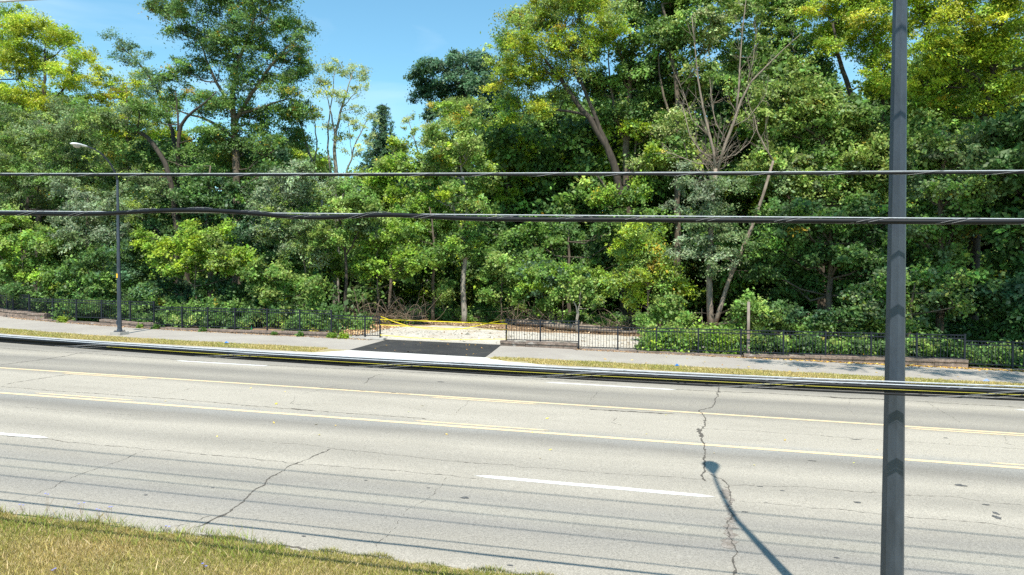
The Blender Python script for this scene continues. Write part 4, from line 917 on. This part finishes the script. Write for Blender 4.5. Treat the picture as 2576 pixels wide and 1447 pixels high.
# ------------------------------------------------------------------ the trees above and right of the frame whose shade lies on the pavement
plant('tall_tree', 'overhanging tree beyond the right edge shading the pavement', 'tree', 33,
      [], 'broad', [('mid', 1)], 71, trunk=[[(2900, 860, .3), (2900, 400, .25)]]) if False else None
r = rng(72); bx = np.array([19.5, 34.0, gz(19.5, BANK)])
w = empty('tall_tree', bx); tag(w, 'overhanging tree beyond the right edge that shades the pavement', 'tree', WOODGRP)
tops = [(7.4, 21.2, 13.8, .5), (8.6, 20.8, 13.9, .8), (10.0, 20.9, 14.2, .9), (11.6, 21.3, 13.8, .6), (13.0, 20.6, 14.0, 1.0), (14.4, 20.2, 13.6, 1.1), (15.6, 20.8, 13.6, 1.2), (17.2, 20.2, 13.4, 1.4), (19, 20.5, 13.0, 1.7), (16, 22.6, 14.5, 1.2), (21, 22, 13, 2.0), (6.0, 21.5, 13.9, .3),
        (10, 26.5, 18.4, 1.7), (12.5, 25.5, 19, 1.9), (14.5, 27.5, 18.5, 2.0), (16.5, 25, 19.5, 2.1), (12.6, 28.6, 20, 2.0), (18.5, 27, 18.5, 2.3), (21, 28, 16, 2.6), (17, 30.5, 20, 2.4), (20, 33, 19, 2.8), (9, 29, 19.5, 1.5), (14.5, 31, 21, 2.2)]  # unseen high crown masses, added to shade the lower right wood
L = [(np.array([a_, b_, c_]), d_) for a_, b_, c_, d_ in tops]
V, Fc, col, C = lobes_to_leaves(L, 'feather', [('lime', 2), ('bright', 3)], r, .04, .55)
mb = wood([([bx, bx + [-.4, -1, 5], bx + [-1, -2.5, 10], bx + [-1, -3, 15]], [.35, .3, .24, .1]), ([bx + [-.7, -1.6, 7], bx + [-3, -6, 13.5], bx + [-6, -11, 15.0], bx + [-10, -13.2, 14.4]], [.2, .13, .07, .02])], L, C, r)
adopt(mb.build('trunk', BARK_DARK, smooth=True), w); adopt(mesh_obj('crown', V, Fc, LEAF, None, False, col), w)

# ------------------------------------------------------------------ low growth along the fence
def carpet(name, label, spans, mixc, seed, nrow=3, kind='stuff'):
    r = rng(seed); L = []
    for (x0, x1, y0, y1, h0, h1) in spans:
        for _ in range(int((x1 - x0) * nrow)):
            x = r.uniform(x0, x1); y = r.uniform(y0, y1) + float(bend(x)); z = gz(x, BANK + r.uniform(h0, h1)); L.append((np.array([x, y, z]), r.uniform(.22, .42)))
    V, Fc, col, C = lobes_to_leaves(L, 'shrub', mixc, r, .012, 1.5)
    o = mesh_obj(name, V, Fc, LEAF, None, False, col); tag(o, label, 'plants', None, kind)
carpet('ground_cover', 'low leafy vines growing behind and through the right fence', [(-.6, 4, 30.85, 32.4, .05, .75), (-.2, 1.2, 30.7, 31.2, 0, .3)], [('bright', 3), ('light', 3), ('mid', 3)], 80, 9)
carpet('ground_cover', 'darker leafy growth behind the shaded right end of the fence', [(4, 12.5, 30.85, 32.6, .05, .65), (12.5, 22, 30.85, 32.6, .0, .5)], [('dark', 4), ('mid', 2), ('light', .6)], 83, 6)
carpet('ground_cover', 'low leafy vines behind the left fence', [(-40, -28, 30.9, 32.2, .1, .9), (-28, -20.6, 31.1, 32.2, .0, .4), (-18.6, -15.6, 31.1, 32.2, .0, .5), (-36, -16, 32.6, 34.4, .3, 1.1)], [('mid', 2), ('dark', 4), ('light', .6)], 81, 5)
carpet('woodland_undergrowth', 'dark low plants on the forest floor', [(-24, -14.8, 33.5, 40, .0, .5), (-17, 2, 41, 46, .0, .5), (4, 20, 33.5, 42, 0, 1.2), (-40, -24, 33, 42, 0, 1.2)], [('dark', 3), ('mid', 3)], 82, 6)

# weeds by the wall
for k, (u, v, R_, lab) in enumerate([(650, 926, .28, 'green weed tuft on the pavement edge'), (395 * 1, 1028 * 1, .2, '')][:0]): pass
def weed(name, label, x, y, off, R_, mixc, seed, n_=60, grp='weeds at the foot of the wall'):
    r = rng(seed); C = np.array([[x, y, gz(x, off)]]) + r.normal(0, R_ * .22, (10, 3)) * [1, .5, .5] + [0, 0, R_ * .3]
    V, Fc, col = leaf_cloud(C, np.full(10, R_ * .5), 1, .10, .05, np.array([PAL[mixc]] * 10), r, 0, .7, n_)
    tag(mesh_obj(name, V, Fc, LEAF, None, False, col), label, 'weed', grp)
for k, (px_, py_, R_, c, lab) in enumerate([(128, 918, .42, 'lime', 'bright yellow-green weed at the foot of the far left fence'), (395, 943, .16, 'bright', 'small green weed against the rough block wall'), (443, 940, .26, 'mid', 'leafy weed at the wall step right of the lamp'), (590, 960, .2, 'mid', 'flat grassy weed on the pavement edge'), (800, 972, .16, 'mid', 'small weed in the wall joint left of the driveway'), (875, 976, .2, 'mid', 'dark weed tuft at the end of the low wall'), (967, 972, .3, 'bright', 'leafy weed at the fence step by the gravel'), (1000, 966, .3, 'lime', 'lime weed inside the short fence by the gravel')]):
    p = atY(px_ * F2, py_ * F2, 30.0); weed('weed', lab, p[0], 30.0 + float(bend(p[0])), BANK, R_, c, 300 + k)

# ------------------------------------------------------------------ brush piles and logs
def brush(label, cx, cy, wx_, wy_, h, n_, seed, r0=.022):
    r = rng(seed); w = MB()
    for _ in range(n_):
        x, y = cx + r.uniform(-wx_, wx_), cy + r.uniform(-wy_, wy_); z = gz(x, BANK) + abs(r.normal(0, h * .2))
        a = r.uniform(0, 2 * pi); Lg = r.uniform(.8, 2.2); rise = r.uniform(.1, h * 1.1); q = r.random()
        e = np.array([x + Lg * cos(a), y + Lg * .4 * sin(a), z + rise * (q * .6)]); m1 = np.array([x + Lg * .3 * cos(a), y, z + rise * .8]); m2 = np.array([x + Lg * .7 * cos(a), y + .1, z + rise])
        if r.random() < .55: m1 = np.array([x, y, z]) * .66 + e * .34 + [0, 0, .12]; m2 = np.array([x, y, z]) * .33 + e * .67 + [0, 0, .1]; e = e + [0, 0, rise * r.uniform(0, .7)]
        m1 += r.normal(0, .14, 3); m2 += r.normal(0, .16, 3); R_ = r0 * r.uniform(.3, 1.3)
        s = np.array([[x, y, z], m1, m2, e]); t = np.linspace(0, 1, 7)[:, None]
        P = (1 - t) ** 3 * s[0] + 3 * t * (1 - t) ** 2 * s[1] * 1 + 3 * t * t * (1 - t) * s[2] + t ** 3 * s[3]
        P[:, 2] = np.maximum(P[:, 2], gz(P[:, 0], BANK + .03)); w.tube(P, np.linspace(R_, R_ * .35, 7), 5, False)
    tag(w.build('brush_pile', BRUSH, smooth=True), label, 'brush pile', 'piles of cut brushwood')
p = T3(945, 780, 37.5); brush('big tangled pile of brown cut branches left of the trunks', p[0], 38.2, 2.4, 1.3, 1.8, 170, 90)
p = T3(1040, 790, 40); brush('sprawling bare branches arching toward the two trunks', p[0] - .4, 42.6, 1.9, .8, 1.1, 40, 91)
p = T3(1330, 780, 39.5); brush('brown twiggy brush pile right of the tall trunk', p[0], 40.4, 1.5, .9, 1.6, 110, 92, .016)
p = T3(1590, 800, 38.5); brush('grey fallen branches behind the right end of the lot', p[0], 38.5, 1.7, .7, 1.4, 90, 93, .02)
p = T3(1210, 800, 42); brush('scattered dead sticks behind the tall trunk', p[0], 42, 2.5, .8, .8, 60, 94, .02)
def log(label, pts, R_, seed, m_=DEADWOOD):
    r = rng(seed); P = np.array([(x, y, gz(x, BANK + .1 + R_ * .9)) for x, y in pts]); s = np.linspace(0, 1, 14); t = np.linspace(0, 1, len(P))
    Q = np.stack([np.interp(s, t, P[:, i]) for i in range(3)], 1) + r.normal(0, .02, (14, 3)); mb = MB(); mb.tube(Q, R_ * np.linspace(1.05, .8, 14) * (1 + r.normal(0, .04, 14)), 12)
    for _ in range(3):
        k = r.integers(3, 11); d = r.normal(0, 1, 3); d[2] = abs(d[2]); d /= np.linalg.norm(d); mb.tube([Q[k], Q[k] + d * .35], [R_ * .35, R_ * .2], 7)
    tag(mb.build('log', m_, smooth=True), label, 'log', 'felled logs behind the lot')
xa = lambda u, Y: float(T3(u, 800, Y)[0])
log('thick pale log lying behind the two-panel fence', [(xa(1370, 38.6), 38.8), (xa(1430, 38.4), 38.3), (xa(1510, 38.2), 37.9)], .20, 95)
log('long thin log lying across the leaf litter', [(xa(1300, 40), 40.4), (xa(1340, 40), 40.0), (xa(1400, 39.5), 39.6)], .16, 96)
log('slim log at the back edge of the gravel at right', [(xa(1480, 38), 37.9), (xa(1550, 38), 37.7), (xa(1640, 38), 37.8)], .11, 97)
log('dark log behind the tall bare trunk', [(xa(1200, 43), 43.2), (xa(1250, 43), 43.4)], .15, 98, BARK)
log('half-buried log left of the first trunk', [(xa(1010, 41), 41.3), (xa(1060, 41), 41.8)], .13, 99, BARK)

# ------------------------------------------------------------------ grass
def blades(name, label, n_, xr, yr, h, wd, off, seed, cols, dens_fn=None, lean=.5):
    r = rng(seed); x = r.uniform(*xr, n_); y = r.uniform(0, 1, n_)
    y0, y1 = (f(x) if callable(f) else np.full(n_, float(f)) for f in yr); yv = y0 + (y1 - y0) * y
    patch = np.sin(x * 2.1 + np.sin(yv * 3)) * .5 + np.sin(x * .7 + 1.3 * yv) * .5 + r.normal(0, .25, n_)
    if dens_fn is not None: k = dens_fn(x, yv, r); x, yv, patch = x[k], yv[k], patch[k]
    N = len(x); base = np.stack([x, yv, gz(x, off)], 1); a = r.uniform(0, 2 * pi, N); side = np.stack([np.cos(a), np.sin(a), np.zeros(N)], 1)
    hh = h * np.exp(r.normal(0, .35, N)); d = np.stack([r.normal(0, lean, N), r.normal(0, lean, N), np.ones(N)], 1)
    tip = base + d * hh[:, None]; tip[:, 2] = np.maximum(tip[:, 2], base[:, 2] + .2 * hh); s = side * (wd * r.uniform(.6, 1.3, N))[:, None]
    mid = base + d * hh[:, None] * .5 + [0, 0, .1 * h]
    V = np.stack([base - s, base + s, mid + s * .7, tip, mid - s * .7], 1).reshape(-1, 3); Fc = np.arange(N * 5).reshape(N, 5)
    cA, cB, cC = map(np.array, cols); t = np.clip(.5 + .42 * patch, 0, 1)[:, None]; col = cA * t + cB * (1 - t); dead = r.random(N) < .25; col[dead] = cC
    col = col * np.exp(r.normal(0, .2, N))[:, None]
    return tag(mesh_obj(name, V, Fc, GRASS, None, False, np.clip(col, 0, .8)), label, 'grass', None, 'stuff')
GC = ((.24, .29, .045), (.46, .36, .13), (.58, .46, .24))
def near_d(x, y, r): return np.ones(len(x), bool)
blades('grass', 'short sunburnt grass on the near verge, densest in the lower left corner', 270000, (-12.5, .5), (lambda x: 5.3 + 0 * x, lambda x: 7.86 + .05 * np.sin(x * 3.1) + .06 * np.sin(x * 9)), .036, .0034, .06, 400, GC)
blades('grass', 'near verge grass beyond the frame', 60000, (-20, 14), (lambda x: 2.0 + 0 * x, lambda x: 7.6 + 0 * x), .06, .007, .06, 401, GC)
blades('tall_grass', 'taller green grass at the verge edge by the road', 3000, (-10.5, -4.6), (lambda x: 7.3 + 0 * x, lambda x: 7.98 + .08 * np.sin(x * 3.1)), .085, .0035, .06, 402, ((.24, .35, .04), (.32, .36, .08), (.50, .40, .18)))
blades('grass', 'narrow dry grass strip between kerb and pavement', 190000, (-36, 24), (lambda x: 24.95 + .9 * bend(x), lambda x: 26.18 + 1.05 * bend(x) + .06 * np.sin(x * 2.3)), .045, .011, BANK, 403, ((.34, .35, .08), (.56, .45, .18), (.68, .55, .29)),
       lambda x, y, r: ~((x > -13.3) & (x < -4.6) & (y < 26.4)) | ((x > -6.2) & (x < -4.6) & (y > 25.4) & (r.random(len(x)) < .6)))
# chicory and seed heads at the road edge
r = rng(405)
FLW = simple('chicory_petal', (.22, .26, .75), .6, 0, .1, 30); STEMM = simple('dry_stem', (.28, .20, .12), .8, 0, .2, 30)
def chicory(label, u, v, hgt, seed):
    r = rng(seed); g = ground(u, v, .06); b_ = np.array([g[0], g[1], gz(g[0], .06)]); w = empty('chicory_plant', b_); tag(w, label, 'wild flower', 'chicory plants at the road edge')
    mb, fl = MB(), MB()
    for k in range(3):
        e = b_ + [r.normal(0, .05), r.normal(0, .03), hgt * r.uniform(.7, 1.05)]; m_ = (b_ + e) / 2 + r.normal(0, .012, 3); mb.tube([b_, m_, e], [.0024, .002, .0012], 5)
        for _ in range(5):
            t = r.uniform(.3, .95); s = b_ * (1 - t) + e * t; f = s + [r.normal(0, .03), r.normal(0, .03), r.uniform(.01, .05)]; mb.tube([s, f], [.0012, .0008], 4)
        if k < 2:
            fl = MB()
            for j in range(9):
                a = 2 * pi * j / 9; fl.add([e, e + [.013 * cos(a - .25), .013 * sin(a - .25), .006], e + [.016 * cos(a), .016 * sin(a), .004], e + [.013 * cos(a + .25), .013 * sin(a + .25), .006]], [(0, 1, 2, 3)])
            adopt(fl.build('flower', FLW), w)
    adopt(mb.build('stems', STEMM), w)
for k, (u, v, hh, lab) in enumerate([(58, 1292, .14, 'leftmost pale blue chicory on the grass edge'), (206, 1305, .24, 'tall chicory with one blue flower over the road edge'), (275, 1315, .22, 'chicory beside the tallest, leaning right'), (250, 1312, .2, 'dry chicory between two blue ones'), (420, 1340, .1, 'small low chicory farther right on the grass edge'), (512, 1432, .08, 'single blue flower low in the grass at the bottom'), (138, 1443, .07, 'tiny blue flower at the bottom left'), (117, 1290, .27, 'tall thin seed stalk at the grass edge')]):
    chicory(lab, u, v, hh, 500 + k)

# ------------------------------------------------------------------ fallen leaves
def litter(name, label, n_, fn, size, off, seed, cols=((.55, .33, .05), (.42, .22, .06), (.62, .45, .10))):
    r = rng(seed); x, y = fn(r, n_); z = gz(x, off) + r.uniform(.004, .02, len(x)); N = len(x)
    a = r.uniform(0, 2 * pi, N); s = size * np.exp(r.normal(0, .3, N)); d = np.stack([np.cos(a), np.sin(a), r.normal(0, .25, N)], 1) * s[:, None]; q = np.stack([-np.sin(a), np.cos(a), r.normal(0, .25, N)], 1) * s[:, None] * .55
    c = np.stack([x, y, z], 1); V = np.stack([c - d, c - q, c + d, c + q], 1).reshape(-1, 3); V[:, 2] = np.maximum(V[:, 2], gz(V[:, 0], off + .0022))
    cc = np.array(cols)[r.integers(0, len(cols), N)] * np.exp(r.normal(0, .25, N))[:, None]
    tag(mesh_obj(name, V, np.arange(N * 4).reshape(N, 4), PLAIN, None, False, np.clip(cc, 0, .9)), label, 'leaves', None, 'stuff')
def wl(r, n_): x = np.concatenate([r.uniform(3, 24, n_ // 2), r.normal(8.8, 1.6, n_ // 4), r.normal(13.5, 1.6, n_ - n_ // 2 - n_ // 4)]); return x, 30.08 - np.abs(r.normal(0, .18, len(x)))
litter('fallen_leaves', 'orange and yellow fallen leaves drifted against the right wall', 1500, wl, .055, BANK, 600)
litter('fallen_leaves', 'brown leaf crumbs along the foot of the left wall', 2600, lambda r, n_: ((lambda x: (x, 30.05 + bend(x) - np.abs(r.normal(0, .16, n_))))(r.uniform(-36, -13, n_))), .035, BANK, 601, ((.40, .24, .12), (.50, .32, .15), (.3, .2, .12)))
litter('fallen_leaves', 'brown leaf crumbs under the right fence edge', 1100, lambda r, n_: ((lambda x: (x, 30.06 - np.abs(r.normal(0, .12, n_))))(r.uniform(-3.5, 5, n_))), .035, BANK, 602, ((.40, .24, .12), (.50, .32, .15), (.3, .2, .12)))
litter('fallen_leaves', 'few yellow leaves scattered on the pavement', 90, lambda r, n_: (r.uniform(-2, 20, n_), r.uniform(25, 30, n_)), .05, BANK, 603)
litter('fallen_leaves', 'yellow leaves dotted on the black driveway', 26, lambda r, n_: (r.uniform(-11.5, -7, n_), r.uniform(26.2, 29.8, n_)), .05, BANK + .02, 604)
litter('fallen_leaves', 'yellow leaves on the middle lanes of the road', 34, lambda r, n_: (r.uniform(-14, 9, n_), r.uniform(12.5, 19, n_)), .032, .003, 605, ((.75, .62, .10), (.62, .42, .10)))
litter('leaf_litter', 'brown leaves and chips at the back edge of the gravel lot', 8000, lambda r, n_: ((lambda x: (x, 37.9 + .4 * np.sin(x * .8) + np.abs(r.normal(0, .9, n_)) - .25 + 1.1 * (x < -9)))(r.uniform(-17, 3, n_))), .06, BANK + .03, 606, ((.36, .24, .14), (.50, .36, .22), (.22, .14, .08)))
litter('leaf_litter', 'rusty leaves on the bank behind the short fence', 3500, lambda r, n_: (r.uniform(-18, -14.2, n_), r.uniform(31, 37, n_)), .07, BANK + .03, 607, ((.50, .30, .14), (.60, .42, .22), (.30, .18, .09)))
def stones(name, label, n_, fn, size, off, seed, mat):
    r = rng(seed); x, y = fn(r, n_); mb = MB()
    for X_, Y_ in zip(x, y):
        s = size * r.lognormal(0, .4); mb.box((X_, Y_, gz(X_, off) + s * .35), (s * r.uniform(.6, 1.2), s * r.uniform(.6, 1.2), s * .5), np.linalg.qr(r.normal(0, 1, (3, 3)))[0])
    tag(mb.build(name, mat), label, 'stones', None, 'stuff')
stones('loose_stones', 'pale loose stones scattered over the gravel lot', 700, lambda r, n_: (r.uniform(-14.5, 2, n_), r.uniform(30.8, 36.8, n_)), .03, BANK + .03, 610, GRAVEL)
stones('dark_clods', 'dark clods scattered over the gravel lot', 25, lambda r, n_: (r.uniform(-13, 1, n_), r.uniform(31.5, 36, n_)), .022, BANK + .03, 611, LITTERSOIL)
# litter items
def scrap(label, u, v, s, mat, name='plastic_scrap', off=BANK):
    g = ground(u, v, off); mb = MB(); b_ = np.array([g[0], g[1], gz(g[0], off) + .05])
    mb.add([b_ + [-s, 0, 0], b_ + [s * .3, -s * .4, .02], b_ + [s, 0, .01], b_ + [s * .1, s * .5, .05], b_ + [0, 0, .09]], [(0, 1, 4), (1, 2, 4), (2, 3, 4), (3, 0, 4), (0, 3, 2, 1)])
    tag(mb.build(name, mat), label, 'litter', 'blue plastic scraps on the far verge')
scrap('crumpled blue plastic scrap on the dry grass left of the driveway', 660 * F2, 1003 * F2, .12, BLUE)
scrap('tiny blue plastic scrap on the grass strip right of the driveway', 1972 * F2, 1070 * F2, .09, BLUE)
scrap('pale blue scrap on the grass strip right of the near pole', 2873 * F2, 1115 * F2, .12, simple('pale_blue', (.2, .3, .6), .5))
g = atY(733 * F2, 949 * F2, 30.75); mb = MB(); b_ = np.array([g[0], 30.75, gz(g[0], BANK)])
mb.tube([b_, b_ + [0, 0, .20], b_ + [0, 0, .26], b_ + [0, 0, .33]], [.038, .038, .016, .014], 10)
tag(mb.build('bottle', GREENP, smooth=True), 'bright green bottle standing behind the left fence', 'bottle')
